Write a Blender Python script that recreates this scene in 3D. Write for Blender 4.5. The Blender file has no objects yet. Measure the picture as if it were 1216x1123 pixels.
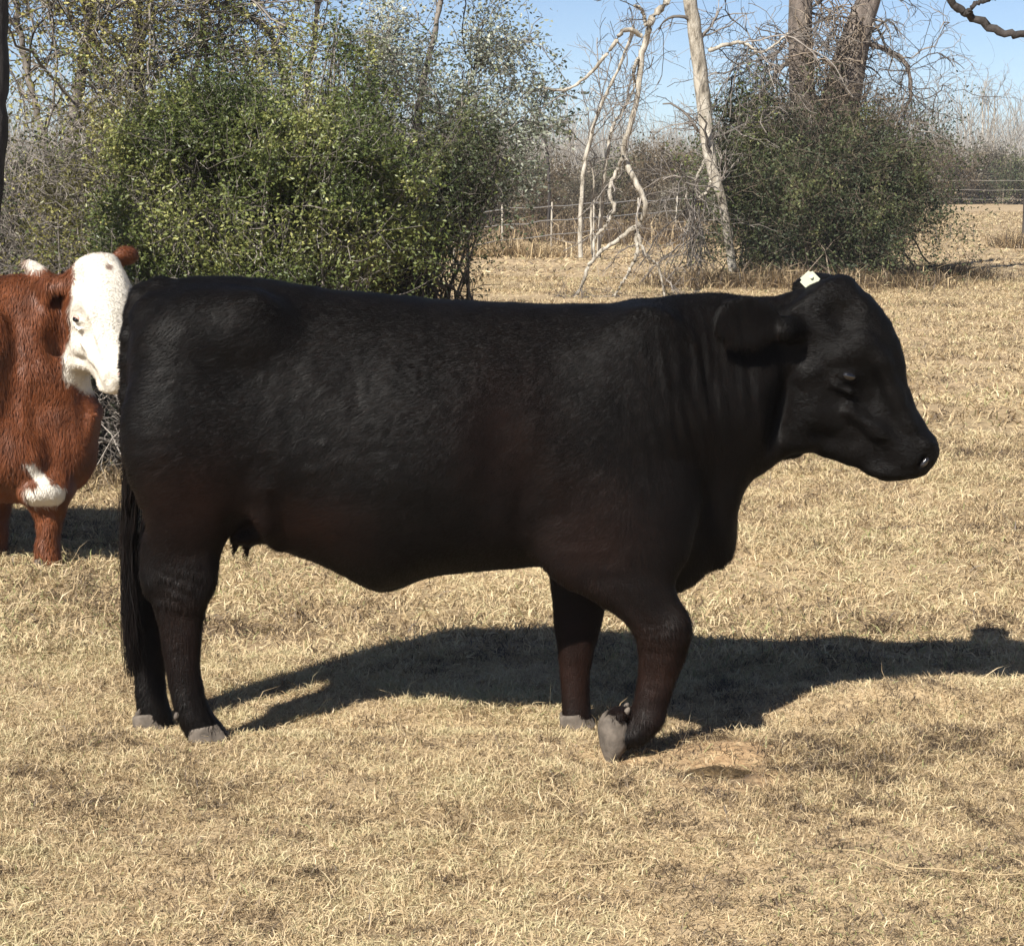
import bpy, math, random
import numpy as np
from mathutils import Vector
RS = np.random.RandomState(11)
random.seed(5)
scene = bpy.context.scene
COL = scene.collection

# ------------------------------------------------------------------ camera
F_PX = 2400.0; W0, H0 = 1216.0, 1123.0; HZ = 200.0; CAM_H = 1.7
PITCH = math.atan((H0/2 - HZ)/F_PX)
cam_d = bpy.data.cameras.new('camera'); cam = bpy.data.objects.new('camera', cam_d); COL.objects.link(cam)
cam.location = (0, 0, CAM_H); cam.rotation_euler = (math.pi/2 - PITCH, 0, 0)
cam_d.sensor_width = 36; cam_d.lens = 36*F_PX/W0; cam_d.clip_end = 6000; cam_d.clip_start = .05
scene.camera = cam
scene.render.engine = 'CYCLES'

# ------------------------------------------------------------------ light
SH = np.array([.83, 1.22]); SUN_EL = math.radians(41.5)     # horizontal way shadows run
shn = SH/np.linalg.norm(SH)
w = bpy.data.worlds.new('World'); scene.world = w; w.use_nodes = True
nt = w.node_tree; bg = nt.nodes['Background']
sky = nt.nodes.new('ShaderNodeTexSky'); sky.sky_type = 'NISHITA'; sky.sun_disc = False
sky.sun_elevation = SUN_EL; sky.sun_rotation = math.atan2(-shn[0], -shn[1])
sky.air_density = .5; sky.dust_density = .3; sky.ozone_density = 1.1; sky.altitude = 0
nt.links.new(sky.outputs[0], bg.inputs[0]); bg.inputs[1].default_value = .064
sl = bpy.data.lights.new('sun', 'SUN'); sun = bpy.data.objects.new('sun', sl); COL.objects.link(sun)
sl.energy = 5.0; sl.angle = math.radians(.55); sl.color = (1, .95, .87)
ldir = Vector((shn[0]*math.cos(SUN_EL), shn[1]*math.cos(SUN_EL), -math.sin(SUN_EL)))
sun.rotation_euler = ldir.to_track_quat('-Z', 'Y').to_euler()
vs = scene.view_settings; vs.view_transform = 'Standard'; vs.look = 'None'; vs.gamma = 1; vs.exposure = .93

# ------------------------------------------------------------------ helpers
def P(px, py, Y):
    """photo pixel -> world point on the plane y = Y"""
    px = np.asarray(px, float); py = np.asarray(py, float)
    dx = (px - W0/2)/F_PX; dy = (H0/2 - py)/F_PX
    cy = math.cos(PITCH) + dy*math.sin(PITCH); cz = -math.sin(PITCH) + dy*math.cos(PITCH)
    t = Y/cy
    return np.stack([dx*t, np.full_like(dx*t, 1.)*Y, CAM_H + cz*t], -1)
def GY(py):
    dy = (H0/2 - py)/F_PX
    cy = math.cos(PITCH) + dy*math.sin(PITCH); cz = -math.sin(PITCH) + dy*math.cos(PITCH)
    return -CAM_H*cy/cz

def tag(o, label=None, cat=None, group=None, kind=None):
    if label: o['label'] = label
    if cat: o['category'] = cat
    if group: o['group'] = group
    if kind: o['kind'] = kind
    return o
def empty(name, loc=(0, 0, 0)):
    o = bpy.data.objects.new(name, None); o.location = loc; o.empty_display_size = .2; COL.objects.link(o); return o
def meshobj(name, v, faces, mat, parent=None, attrs=None, smooth=False):
    """faces: list of int arrays (n,3)/(n,4)"""
    me = bpy.data.meshes.new(name)
    v = np.asarray(v, np.float32)
    me.vertices.add(len(v)); me.vertices.foreach_set('co', v.ravel())
    if not isinstance(faces, (list, tuple)): faces = [faces]
    faces = [np.asarray(f, np.int32) for f in faces if len(f)]
    idx = np.concatenate([f.ravel() for f in faces]); tot = np.concatenate([np.full(len(f), f.shape[1], np.int32) for f in faces])
    me.loops.add(len(idx)); me.loops.foreach_set('vertex_index', idx)
    me.polygons.add(len(tot)); st = np.concatenate([[0], np.cumsum(tot)[:-1]]).astype(np.int32)
    me.polygons.foreach_set('loop_start', st); me.polygons.foreach_set('loop_total', tot)
    if attrs:
        for k, a in attrs.items():
            at = me.attributes.new(k, 'FLOAT', 'POINT'); at.data.foreach_set('value', np.asarray(a, np.float32))
    me.update(calc_edges=True)
    if smooth: me.polygons.foreach_set('use_smooth', np.ones(len(tot), bool))
    if mat is not None: me.materials.append(mat)
    o = bpy.data.objects.new(name, me); COL.objects.link(o)
    if parent is not None:
        o.parent = parent; o.matrix_parent_inverse = parent.matrix_world.inverted() if False else o.matrix_parent_inverse
        o.location = tuple(-np.array(parent.location))
    return o
def sm(a, b, x):
    t = np.clip((x - a)/(b - a), 0, 1); return t*t*(3 - 2*t)
def vnoise(x, y, seed=0):
    xi = np.floor(x).astype(np.int64); yi = np.floor(y).astype(np.int64); fx = x - xi; fy = y - yi
    fx = fx*fx*(3-2*fx); fy = fy*fy*(3-2*fy)
    def h(a, b):
        n = (a*374761393 + b*668265263 + seed*974711) & 0xffffffff
        n = ((n ^ (n >> 13))*1274126177) & 0xffffffff
        return ((n ^ (n >> 16)) & 0xffff)/65535.
    return (h(xi, yi)*(1-fx)+h(xi+1, yi)*fx)*(1-fy)+(h(xi, yi+1)*(1-fx)+h(xi+1, yi+1)*fx)*fy
def gh(x, y):
    """ground height"""
    x = np.asarray(x, float); y = np.asarray(y, float)
    z = .05*(vnoise(x*.9+7, y*.9, 1)-.5) + .022*(vnoise(x*3.1, y*3.1, 2)-.5) + .010*(vnoise(x*8, y*8, 3)-.5)
    g = lambda cx, cy, sx, sy, a: a*np.exp(-((x-cx)/sx)**2 - ((y-cy)/sy)**2)
    z = z*np.clip(1 - np.exp(-((x+.9)/.5)**2-((y-6.05)/.5)**2)*.85 - np.exp(-((x-.3)/.5)**2-((y-6.05)/.5)**2)*.85, 0, 1)
    z += g(1.32, 6.38, .34, .16, .055) + g(.66, 5.80, .13, .08, .040)  - g(.75, 6.25, .25, .2, .02) + g(-.1, 6.35, .45, .12, .02)
    z -= g(.33, 5.80, .30, .20, .045)
    z -= .055*sm(.2, 1.3, x)*sm(6.45, 6.9, y)*(1-sm(7.8, 9.5, y))
    z -= .048*sm(5.93, 6.14, y)*(1-sm(7.6, 9.5, y))*np.exp(-((x+.2)/1.6)**4)
    return z*np.clip(1 - (np.abs(y)-60)/60, 0, 1)

def dirt(x, y):
    n_ = vnoise(x*14, y*14, 61)-.5
    a = np.exp(-((x-.60+.1*n_)/.17)**2-((y-5.60+.1*n_)/.13)**2)+.8*np.exp(-((x-.66)/.16)**2-((y-5.84)/.09)**2)+.7*np.exp(-((x-.32)/.16)**2-((y-5.80)/.06)**2)
    return np.clip(a*2.6*(.7+n_), 0, 1)
def pit(x, y): return np.clip(1.8*np.exp(-((x-.575)/.11)**2-((y-5.59)/.055)**2)*(.6+vnoise(x*30, y*30, 62)), 0, 1)
# node material helpers
def nmat(name):
    m = bpy.data.materials.new(name); m.use_nodes = True; n = m.node_tree
    return m, n, n.nodes['Principled BSDF']
def ramp(n, stops, fac):
    r = n.nodes.new('ShaderNodeValToRGB'); e = r.color_ramp.elements
    while len(e) < len(stops): e.new(.5)
    for k, (p, c) in enumerate(stops):
        e[k].position = p; e[k].color = (c[0], c[1], c[2], 1)
    n.links.new(fac, r.inputs[0]); return r.outputs[0]
def noise(n, scale, detail=4, rough=.55, coord='Object', vec=None, stretch=None):
    t = n.nodes.new('ShaderNodeTexNoise'); t.inputs['Scale'].default_value = scale
    t.inputs['Detail'].default_value = detail; t.inputs['Roughness'].default_value = rough
    if vec is None:
        g = n.nodes.new('ShaderNodeTexCoord'); vec = g.outputs[coord]
    if stretch:
        mp = n.nodes.new('ShaderNodeMapping'); mp.inputs['Scale'].default_value = stretch
        n.links.new(vec, mp.inputs[0]); vec = mp.outputs[0]
    n.links.new(vec, t.inputs['Vector']); return t.outputs['Fac']
def attr(n, name):
    a = n.nodes.new('ShaderNodeAttribute'); a.attribute_name = name; return a.outputs['Fac']
def mix(n, a, b, fac, mode='MIX'):
    m = n.nodes.new('ShaderNodeMix'); m.data_type = 'RGBA'; m.blend_type = mode
    for s, val in ((6, a), (7, b)):
        if isinstance(val, tuple): m.inputs[s].default_value = (*val, 1)
        else: n.links.new(val, m.inputs[s])
    if isinstance(fac, (int, float)): m.inputs[0].default_value = fac
    else: n.links.new(fac, m.inputs[0])
    return m.outputs[2]
def math_(n, op, a, b=None):
    m = n.nodes.new('ShaderNodeMath'); m.operation = op
    for s, val in ((0, a), (1, b)):
        if val is None: continue
        if isinstance(val, (int, float)): m.inputs[s].default_value = val
        else: n.links.new(val, m.inputs[s])
    return m.outputs[0]
def bump(n, p, h, strength=.5, dist=.01):
    b = n.nodes.new('ShaderNodeBump'); b.inputs['Strength'].default_value = strength; b.inputs['Distance'].default_value = dist
    n.links.new(h, b.inputs['Height']); n.links.new(b.outputs[0], p.inputs['Normal'])

# ------------------------------------------------------------------ materials
def bark(name, stops, sc=14, rough=.9, bd=.02):
    m, n, p = nmat(name)
    f = noise(n, sc, 6, .65, stretch=(1, 1, .35)); n.links.new(ramp(n, stops, f), p.inputs['Base Color'])
    p.inputs['Roughness'].default_value = rough
    bump(n, p, noise(n, sc*2.5, 5, .7, stretch=(1, 1, .3)), .8, bd); return m
M_GREYBARK = bark('grey_bark', [(.3, (.05, .042, .036)), (.5, (.13, .112, .095)), (.72, (.27, .24, .21))])
M_VINEBARK = bark('vine_covered_bark', [(.3, (.05, .04, .032)), (.5, (.15, .12, .10)), (.7, (.27, .23, .19))], 9, bd=.05)
M_PALEBARK = bark('pale_bark', [(.34, (.10, .085, .065)), (.45, (.30, .265, .21)), (.6, (.47, .43, .36))], 12, bd=.04)
M_DARKBARK = bark('dark_bark', [(.3, (.018, .014, .012)), (.7, (.06, .05, .045))])
def twigmat(name, a, b, sc=6.):
    m, n, p = nmat(name); n.links.new(ramp(n, [(0, a), (1, b)], attr(n, 'tint')), p.inputs['Base Color'])
    p.inputs['Roughness'].default_value = .85; return m
M_TWIG = twigmat('grey_twig', (.028, .023, .019), (.30, .265, .23))
M_DARKTWIG = twigmat('dark_twig', (.025, .02, .016), (.12, .10, .085))
M_BROWNTWIG = twigmat('brown_twig', (.06, .045, .032), (.24, .19, .14))
M_PALETWIG = twigmat('pale_twig', (.22, .19, .15), (.62, .57, .49))
M_FARTWIG = twigmat('far_twig', (.17, .155, .135), (.38, .36, .325))
def leafmat(name, stops, trans=.35, rough=.42):
    m, n, p = nmat(name); c = ramp(n, stops, attr(n, 'tint')); n.links.new(c, p.inputs['Base Color'])
    p.inputs['Roughness'].default_value = rough
    t = n.nodes.new('ShaderNodeBsdfTranslucent'); n.links.new(c, t.inputs[0])
    a = n.nodes.new('ShaderNodeMixShader'); a.inputs[0].default_value = trans
    n.links.new(p.outputs[0], a.inputs[1]); n.links.new(t.outputs[0], a.inputs[2])
    n.links.new(a.outputs[0], n.nodes['Material Output'].inputs[0]); return m
M_LEAF = leafmat('green_leaf', [(0, (.045, .065, .02)), (.4, (.10, .13, .036)), (.72, (.20, .225, .065)), (1, (.46, .45, .16))])
M_OLIVE = leafmat('olive_leaf', rough=.62, stops=[(0, (.020, .030, .013)), (.55, (.065, .085, .032)), (1, (.24, .24, .095))])
M_SILVER = leafmat('silver_leaf', [(0, (.07, .085, .055)), (.45, (.19, .215, .15)), (1, (.50, .52, .42))])
M_YLEAF = leafmat('yellowing_leaf', [(0, (.06, .055, .025)), (.5, (.20, .19, .055)), (1, (.50, .46, .15))])
M_FARLEAF = leafmat('far_leaf', [(0, (.085, .085, .06)), (.5, (.15, .13, .09)), (1, (.26, .22, .155))])
M_BROWNLEAF = leafmat('brown_leaf', [(0, (.06, .045, .028)), (.6, (.14, .105, .06)), (1, (.28, .22, .13))])

def grassmat():
    m, n, p = nmat('dry_grass_blade')
    c = ramp(n, [(0, (.07, .048, .030)), (.2, (.20, .145, .085)), (.42, (.40, .295, .165)), (.64, (.55, .425, .245)), (.84, (.62, .50, .315)), (.93, (.34, .32, .15)), (1, (.24, .26, .10))], attr(n, 'tint'))
    n.links.new(c, p.inputs['Base Color']); p.inputs['Roughness'].default_value = .55
    t = n.nodes.new('ShaderNodeBsdfTranslucent'); n.links.new(c, t.inputs[0])
    a = n.nodes.new('ShaderNodeMixShader'); a.inputs[0].default_value = .22
    n.links.new(p.outputs[0], a.inputs[1]); n.links.new(t.outputs[0], a.inputs[2])
    n.links.new(a.outputs[0], n.nodes['Material Output'].inputs[0]); return m
M_GRASS = grassmat()
def groundmat():
    m, n, p = nmat('dry_pasture')
    big = noise(n, .55, 5, .6); mid = noise(n, 7, 6, .7); fine = noise(n, 60, 5, .75)
    strk = noise(n, .35, 5, .65, stretch=(.35, 1.6, 1))
    c1 = ramp(n, [(.34, (.075, .052, .032)), (.47, (.26, .19, .115)), (.62, (.47, .36, .22))], fine)
    c2 = ramp(n, [(.35, (.29, .215, .13)), (.52, (.47, .36, .215)), (.68, (.59, .465, .29))], mid)
    c = mix(n, c1, c2, .5)
    c = mix(n, c, ramp(n, [(.35, (.62, .60, .52)), (.6, (1.05, 1.0, .95))], big), .6, 'MULTIPLY')
    c = mix(n, c, ramp(n, [(.38, (.60, .55, .48)), (.50, (1, 1, 1)), (.7, (1.12, 1.08, 1.0))], strk), .65, 'MULTIPLY')
    c = mix(n, c, ramp(n, [(.34, (.12, .075, .038)), (.5, (.32, .205, .105)), (.66, (.50, .36, .20))], noise(n, 22, 6, .75)), attr(n, 'dirt'))
    c = mix(n, c, (.035, .022, .012), attr(n, 'pit'))
    n.links.new(c, p.inputs['Base Color']); p.inputs['Roughness'].default_value = .95
    bump(n, p, mid, .6, .05); return m
M_GROUND = groundmat()

# ------------------------------------------------------------------ ground
def axis(lim_fine, step, lim, grow):
    a = [0.]; s = step
    while a[-1] < lim:
        if a[-1] > lim_fine: s *= grow
        a.append(a[-1]+s)
    return np.array(a)
ax = axis(3.2, .04, 2600, 1.13); xs = np.concatenate([-ax[:0:-1], ax])
ay = axis(7.5, .04, 3600, 1.07)
ys = np.concatenate([-axis(0, .5, 300, 1.3)[:0:-1], ay])
X, Y = np.meshgrid(xs, ys); Z = gh(X, Y)
nx, ny = len(xs), len(ys); I = np.arange(nx*ny).reshape(ny, nx)
q = np.stack([I[:-1, :-1], I[:-1, 1:], I[1:, 1:], I[1:, :-1]], -1).reshape(-1, 4)
g = meshobj('ground', np.stack([X, Y, Z], -1).reshape(-1, 3), q, M_GROUND, None, {'dirt': dirt(X, Y).ravel(), 'pit': pit(X, Y).ravel()}, smooth=True); tag(g, kind='structure')

# ------------------------------------------------------------------ grass blades
def blades(n, y0, y1, xk, L, wd, mat, name, lie=(.25, 1.1), seed=0, patch=1.3, hfac=1., pos=None, tint=None, pw=1.):
    r = np.random.RandomState(seed)
    if pos is None:
        y = np.sqrt(r.rand(n)*(y1**2-y0**2)+y0**2); x = (r.rand(n)*2-1)*(xk*y+.25)
        keep = r.rand(n) < .42 + .9*vnoise(x*patch*3, y*patch*3, 9)*vnoise(x*patch+3, y*patch, 8)**pw + .25*(vnoise(x*9, y*9, 4) > .5)
        x, y = x[keep], y[keep]
        keep = r.rand(len(x)) > np.maximum(.88*dirt(x, y)*(.45+.9*vnoise(x*26, y*26, 88)), .55*pit(x, y)); x, y = x[keep], y[keep]
    else: x, y = pos
    n = len(x); z = gh(x, y) - .004
    a = r.rand(n)*2*np.pi + .0; el = lie[0] + (lie[1]-lie[0])*r.rand(n)**1.6
    a = a + 1.2*(vnoise(x*4, y*4, 17)-.5)
    ln = L*(.45 + 1.1*r.rand(n)) * (.7+.7*vnoise(x*2.2, y*2.2, 12))
    d = np.stack([np.cos(a)*np.cos(el), np.sin(a)*np.cos(el), np.sin(el)*hfac], -1)
    s = np.stack([-np.sin(a+r.randn(n)*.5), np.cos(a+r.randn(n)*.5), r.randn(n)*.5], -1); s /= np.linalg.norm(s, axis=1)[:, None]
    wv = (wd*(.5+r.rand(n)))[:, None]
    p0 = np.stack([x, y, z], -1)
    curl = np.stack([r.randn(n)*.22, r.randn(n)*.22, -.10-.30*r.rand(n)], -1)*ln[:, None]
    p1 = p0 + d*ln[:, None]*.55 ; p2 = p0 + d*ln[:, None] + curl
    p2[:, 2] = np.maximum(p2[:, 2], z+.004)
    V = np.stack([p0-s*wv, p0+s*wv, p1+s*wv*.8, p1-s*wv*.8, p2], 1).reshape(-1, 3)
    b = np.arange(n)[:, None]*5
    if tint is None:
        tint = np.clip(.55 + .22*r.randn(n) + .55*(vnoise(x*1.7, y*1.7, 21)-.5) + .45*(vnoise(x*7, y*7, 23)-.5) + .9*(vnoise(x*22, y*22, 24)-.5), 0, .88)
        gr = r.rand(n) < .015 + .07*(vnoise(x*1.1+5, y*1.1, 31) > .68); tint[gr] = .93 + .07*r.rand(gr.sum())
    return V, [b+np.array([[0, 1, 2, 3]]), b+np.array([[3, 2, 4]])], np.repeat(tint, 5)
def join(parts):
    vs_, q_, t_, a_, off = [], [], [], [], 0
    for V, fs, tt in parts:
        vs_.append(V); a_.append(tt)
        for f in fs: (q_ if f.shape[1] == 4 else t_).append(f+off)
        off += len(V)
    out = []
    if q_: out.append(np.concatenate(q_))
    if t_: out.append(np.concatenate(t_))
    return np.concatenate(vs_), out, np.concatenate(a_)
def obj_from(name, parts, mat, parent=None, smooth=False):
    V, fs, tt = join(parts); return meshobj(name, V, fs, mat, parent, {'tint': tt}, smooth)
g1 = blades(560000, 3.3, 7.2, .29, .036, .0013, None, '', seed=1)
g2 = blades(330000, 7.0, 13, .29, .055, .0022, None, '', seed=2)
g3 = blades(300000, 12.8, 32, .30, .07, .0042, None, '', seed=3)
g4 = blades(160000, 31, 80, .32, .12, .010, None, '', seed=4, lie=(.1, .9))
# upright dead stems in the near turf, long loose straws
g5 = blades(2200, 3.4, 10, .29, .10, .0012, None, '', seed=5, lie=(.6, 1.4))
o = obj_from('grass', [g1, g2, g3, g4, g5], M_GRASS); tag(o, 'short matted dry tan winter grass covering the pasture', 'grass', kind='stuff')

# ------------------------------------------------------------------ implicit-surface modeller
class Field:
    def __init__(s, lo, hi, h):
        s.lo = np.array(lo, float); s.h = h; s.n = np.ceil((np.array(hi)-s.lo)/h).astype(int)+1
        s.F = np.full(s.n, .5, np.float32)
    def block(s, lo, hi):
        a = np.maximum(np.floor((np.array(lo)-s.lo)/s.h).astype(int), 0); b = np.minimum(np.ceil((np.array(hi)-s.lo)/s.h).astype(int)+1, s.n)
        g = [(s.lo[i]+np.arange(a[i], b[i])*s.h).astype(np.float32) for i in range(3)]
        return tuple(slice(a[i], b[i]) for i in range(3)), np.meshgrid(*g, indexing='ij', sparse=True)
    def put(s, sl, d, k, mode):
        A = s.F[sl]; d = d.astype(np.float32)
        if mode == 'add': h = np.maximum(k-np.abs(A-d), 0)/k; s.F[sl] = np.minimum(A, d)-h*h*k*.25
        else: d = -d; h = np.maximum(k-np.abs(A-d), 0)/k; s.F[sl] = np.maximum(A, d)+h*h*k*.25
    def ell(s, c, r, ang=0, yaw=0, k=.04, mode='add'):
        """ang tilts in the x-z plane, yaw about z"""
        c = np.array(c, float); r = np.array(r, float); m = r.max()+k+3*s.h
        sl, (x, y, z) = s.block(c-m, c+m); x, y, z = x-c[0], y-c[1], z-c[2]
        x, y = x*math.cos(yaw)+y*math.sin(yaw), -x*math.sin(yaw)+y*math.cos(yaw)
        x, z = x*math.cos(ang)+z*math.sin(ang), -x*math.sin(ang)+z*math.cos(ang)
        k0 = np.sqrt((x/r[0])**2+(y/r[1])**2+(z/r[2])**2)+1e-6; k1 = np.sqrt((x/r[0]**2)**2+(y/r[1]**2)**2+(z/r[2]**2)**2)+1e-6
        s.put(sl, k0*(k0-1)/k1, k, mode)
    def cap(s, a, b, ra, rb, k=.03, mode='add', sy=1.):
        a = np.array(a, float); b = np.array(b, float); m = max(ra, rb)*max(1, sy)+k+3*s.h
        sl, (x, y, z) = s.block(np.minimum(a, b)-m, np.maximum(a, b)+m); ab = b-a
        t = np.clip(((x-a[0])*ab[0]+(y-a[1])*ab[1]+(z-a[2])*ab[2])/(ab@ab), 0, 1)
        d = np.sqrt((x-a[0]-t*ab[0])**2+((y-a[1]-t*ab[1])/sy)**2+(z-a[2]-t*ab[2])**2)-(ra+(rb-ra)*t)
        s.put(sl, d, k, mode)
    def chain(s, pts, rad, k=.03, mode='add', sy=1.):
        for i in range(len(pts)-1): s.cap(pts[i], pts[i+1], rad[i], rad[i+1], k, mode, sy)
    def loft(s, o, U, V, us, vt, vb, wd, k=.04, p=2.1, skew=0., mode='add', lat=None):
        """sections along U; vt/vb = extent along V, wd = half width along W = U x V"""
        o = np.array(o, float); U = np.array(U, float); U /= np.linalg.norm(U); V = np.array(V, float); V -= U*(V@U); V /= np.linalg.norm(V)
        W = np.cross(U, V); us, vt, vb, wd = map(lambda q: np.asarray(q, float), (us, vt, vb, wd))
        lat = np.zeros_like(us) if lat is None else np.asarray(lat, float)
        pts = []
        for i in range(len(us)):
            for vv in (vt[i], vb[i]):
                for ww in (-wd[i], wd[i]): pts.append(o+U*us[i]+V*vv+W*(ww+lat[i]))
        pts = np.array(pts); m = k+3*s.h
        sl, (x, y, z) = s.block(pts.min(0)-m, pts.max(0)+m)
        x, y, z = x-o[0], y-o[1], z-o[2]
        u = (x*U[0]+y*U[1]+z*U[2]); v = x*V[0]+y*V[1]+z*V[2]; l = x*W[0]+y*W[1]+z*W[2]
        f = lambda a: np.interp(u, us, a).astype(np.float32)
        T, B, WD, LT = f(vt), f(vb), f(wd), f(lat)
        H = np.maximum((T-B)*.5, .004); c = (T+B)*.5; sv = (v-c)/H
        WD = WD*(1-skew*np.clip(sv, -1, 1))
        r = (np.abs(sv)**p+np.abs((l-LT)/WD)**p)**(1/p)
        d = (r-1)*np.minimum(H, WD)
        e = np.maximum(us[0]-u, u-us[-1])
        d = np.where(e > 0, np.sqrt(np.maximum(d, 0)**2+e*e), np.maximum(d, e))
        s.put(sl, d, k, mode)
    def mesh(s, smooth=3):
        F = s.F; n = s.n; ins = F < 0
        c = np.zeros(n-1, np.int8)
        for dx in (0, 1):
            for dy in (0, 1):
                for dz in (0, 1): c += ins[dx:n[0]-1+dx, dy:n[1]-1+dy, dz:n[2]-1+dz]
        cx, cy, cz = np.nonzero((c > 0) & (c < 8)); N = len(cx)
        idx = np.full(n-1, -1, np.int32); idx[cx, cy, cz] = np.arange(N)
        acc = np.zeros((N, 3)); cnt = np.zeros(N)
        cor = [(i, j, k) for i in (0, 1) for j in (0, 1) for k in (0, 1)]
        val = {q_: F[cx+q_[0], cy+q_[1], cz+q_[2]] for q_ in cor}
        for a in cor:
            for ax_ in range(3):
                if a[ax_] == 0:
                    b = list(a); b[ax_] = 1; b = tuple(b); fa, fb = val[a], val[b]; m = (fa < 0) != (fb < 0)
                    t = np.where(m, fa/np.where(fa == fb, 1, fa-fb), 0)
                    for q_ in range(3): acc[:, q_] += np.where(m, a[q_]+(t if q_ == ax_ else 0), 0)
                    cnt += m
        v = (acc/cnt[:, None]+np.stack([cx, cy, cz], 1))*s.h+s.lo
        fs = []
        for ax_ in range(3):
            o1, o2 = [(1, 2), (2, 0), (0, 1)][ax_]
            A = [slice(None)]*3; B = [slice(None)]*3; A[ax_] = slice(0, -1); B[ax_] = slice(1, None)
            ch = ins[tuple(A)] != ins[tuple(B)]; e = np.array(np.nonzero(ch)).T
            e = e[(e[:, o1] > 0) & (e[:, o2] > 0) & (e[:, o1] < n[o1]-1) & (e[:, o2] < n[o2]-1)]
            def cell(d1, d2):
                q_ = e.copy(); q_[:, o1] -= d1; q_[:, o2] -= d2; return idx[q_[:, 0], q_[:, 1], q_[:, 2]]
            f = np.stack([cell(1, 1), cell(0, 1), cell(0, 0), cell(1, 0)], 1)
            fl = ~ins[e[:, 0], e[:, 1], e[:, 2]]; f[fl] = f[fl][:, ::-1]; fs.append(f)
        f = np.concatenate(fs)
        E = np.concatenate([f[:, [0, 1]], f[:, [1, 2]], f[:, [2, 3]], f[:, [3, 0]]])
        deg = np.bincount(E.ravel(), minlength=N)
        for it in range(smooth*2):
            av = np.stack([np.bincount(E[:, 0], v[E[:, 1], q_], N)+np.bincount(E[:, 1], v[E[:, 0], q_], N) for q_ in range(3)], 1)/np.maximum(deg, 1)[:, None]
            v = v+(av-v)*(.6 if it % 2 == 0 else -.55)
        return v, f
def vnormals(v, f):
    n = np.cross(v[f[:, 2]]-v[f[:, 0]], v[f[:, 3 if f.shape[1] == 4 else 1]]-v[f[:, 1]])
    if f.shape[1] == 3: n = np.cross(v[f[:, 1]]-v[f[:, 0]], v[f[:, 2]]-v[f[:, 0]])
    out = np.stack([np.bincount(f.ravel(), np.repeat(n[:, q_], f.shape[1]), len(v)) for q_ in range(3)], 1)
    return out/(np.linalg.norm(out, axis=1)[:, None]+1e-12), np.linalg.norm(n, axis=1)/2
def fur(v, f, count, flow, length, width, r, tintf, lift=.22, jit=.25, mask=None):
    """short hairs lying along a flow field over a skin mesh"""
    vn, ar = vnormals(v, f)
    if mask is not None: ar = ar*mask(v[f].mean(1))
    fi = r.choice(len(f), count, p=ar/ar.sum())
    a, b = r.rand(count, 1), r.rand(count, 1)
    q4 = v[f[fi]]; n4 = vn[f[fi]]
    wts = [(1-a)*(1-b), a*(1-b), a*b, (1-a)*b]
    p = sum(wts[i]*q4[:, i] for i in range(4)); n = sum(wts[i]*n4[:, i] for i in range(4)); n /= np.linalg.norm(n, axis=1)[:, None]
    fl = flow(p)+r.randn(count, 3)*jit
    t = fl-n*(fl*n).sum(1)[:, None]; t /= np.linalg.norm(t, axis=1)[:, None]+1e-9
    L = (length(p) if callable(length) else length)*(.6+.8*r.rand(count)); L = L[:, None]
    li = lift*(.4+1.2*r.rand(count))[:, None]
    s = np.cross(t, n)*(width*(.6+.8*r.rand(count)))[:, None]
    p0 = p-n*.001; p1 = p+t*L*.5+n*L*li*.55; p2 = p+t*L+n*L*li*.6
    V = np.stack([p0-s, p0+s, p1+s*.8, p1-s*.8, p2], 1).reshape(-1, 3); bb = np.arange(count)[:, None]*5
    return V, [bb+np.array([[0, 1, 2, 3]]), bb+np.array([[3, 2, 4]])], np.repeat(tintf(p, r), 5)

def tr(pts, Y): return P([p[0] for p in pts], [p[1] for p in pts], Y)

# ------------------------------------------------------------------ coat materials
def coatmat(name, black, brown, bfine=260, rough=.5, spec=.35, sheen=.0, bstr=.35):
    m, n, p = nmat(name)
    mot = noise(n, 9, 5, .65)
    c = mix(n, black, brown, attr(n, 'tint'))
    c = mix(n, c, ramp(n, [(.32, (.38, .35, .33)), (.68, (1.4, 1.35, 1.3))], mot), math_(n, 'SUBTRACT', .6, math_(n, 'MULTIPLY', attr(n, 'tint'), .5 if brown[0] > .3 else 0)), 'MULTIPLY')
    n.links.new(c, p.inputs['Base Color']); p.inputs['Roughness'].default_value = rough
    p.inputs['Specular IOR Level'].default_value = spec
    p.inputs['Sheen Weight'].default_value = sheen; p.inputs['Sheen Roughness'].default_value = .4
    b = math_(n, 'ADD', noise(n, bfine, 3, .6, stretch=(.25, 1, 1)), math_(n, 'MULTIPLY', noise(n, 22, 5, .7), 1.5))
    bump(n, p, b, bstr, .012); return m
M_BLACK = coatmat('black_coat', (.0042, .0038, .0036), (.019, .0085, .006), rough=.6, spec=.10)
M_BLACKHAIR = coatmat('black_hair', (.0038, .0033, .0029), (.022, .0100, .0066), rough=.5, spec=.09, bstr=0)
M_RED = coatmat('red_coat', (.115, .034, .012), (.66, .62, .54), rough=.65, bstr=.25)
M_REDHAIR = coatmat('red_hair', (.145, .044, .014), (.72, .68, .59), rough=.5, spec=.3, bstr=0)
def plain(name, c, rough=.5, spec=.5, var=0, sc=30, bd=0):
    m, n, p = nmat(name); p.inputs['Roughness'].default_value = rough; p.inputs['Specular IOR Level'].default_value = spec
    f = noise(n, sc, 5, .6)
    n.links.new(ramp(n, [(.3, tuple(x*(1-var) for x in c)), (.7, tuple(min(1, x*(1+var)) for x in c))], f), p.inputs['Base Color'])
    if bd: bump(n, p, f, .6, bd)
    return m
M_HOOF = plain('hoof_horn', (.105, .087, .070), .75, .25, .5, 28, .006)
M_EYE = plain('eye_gloss', (.006, .005, .005), .06, .9)
M_LID = plain('eyelid_skin', (.008, .007, .0065), .4, .5, .2)
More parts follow.
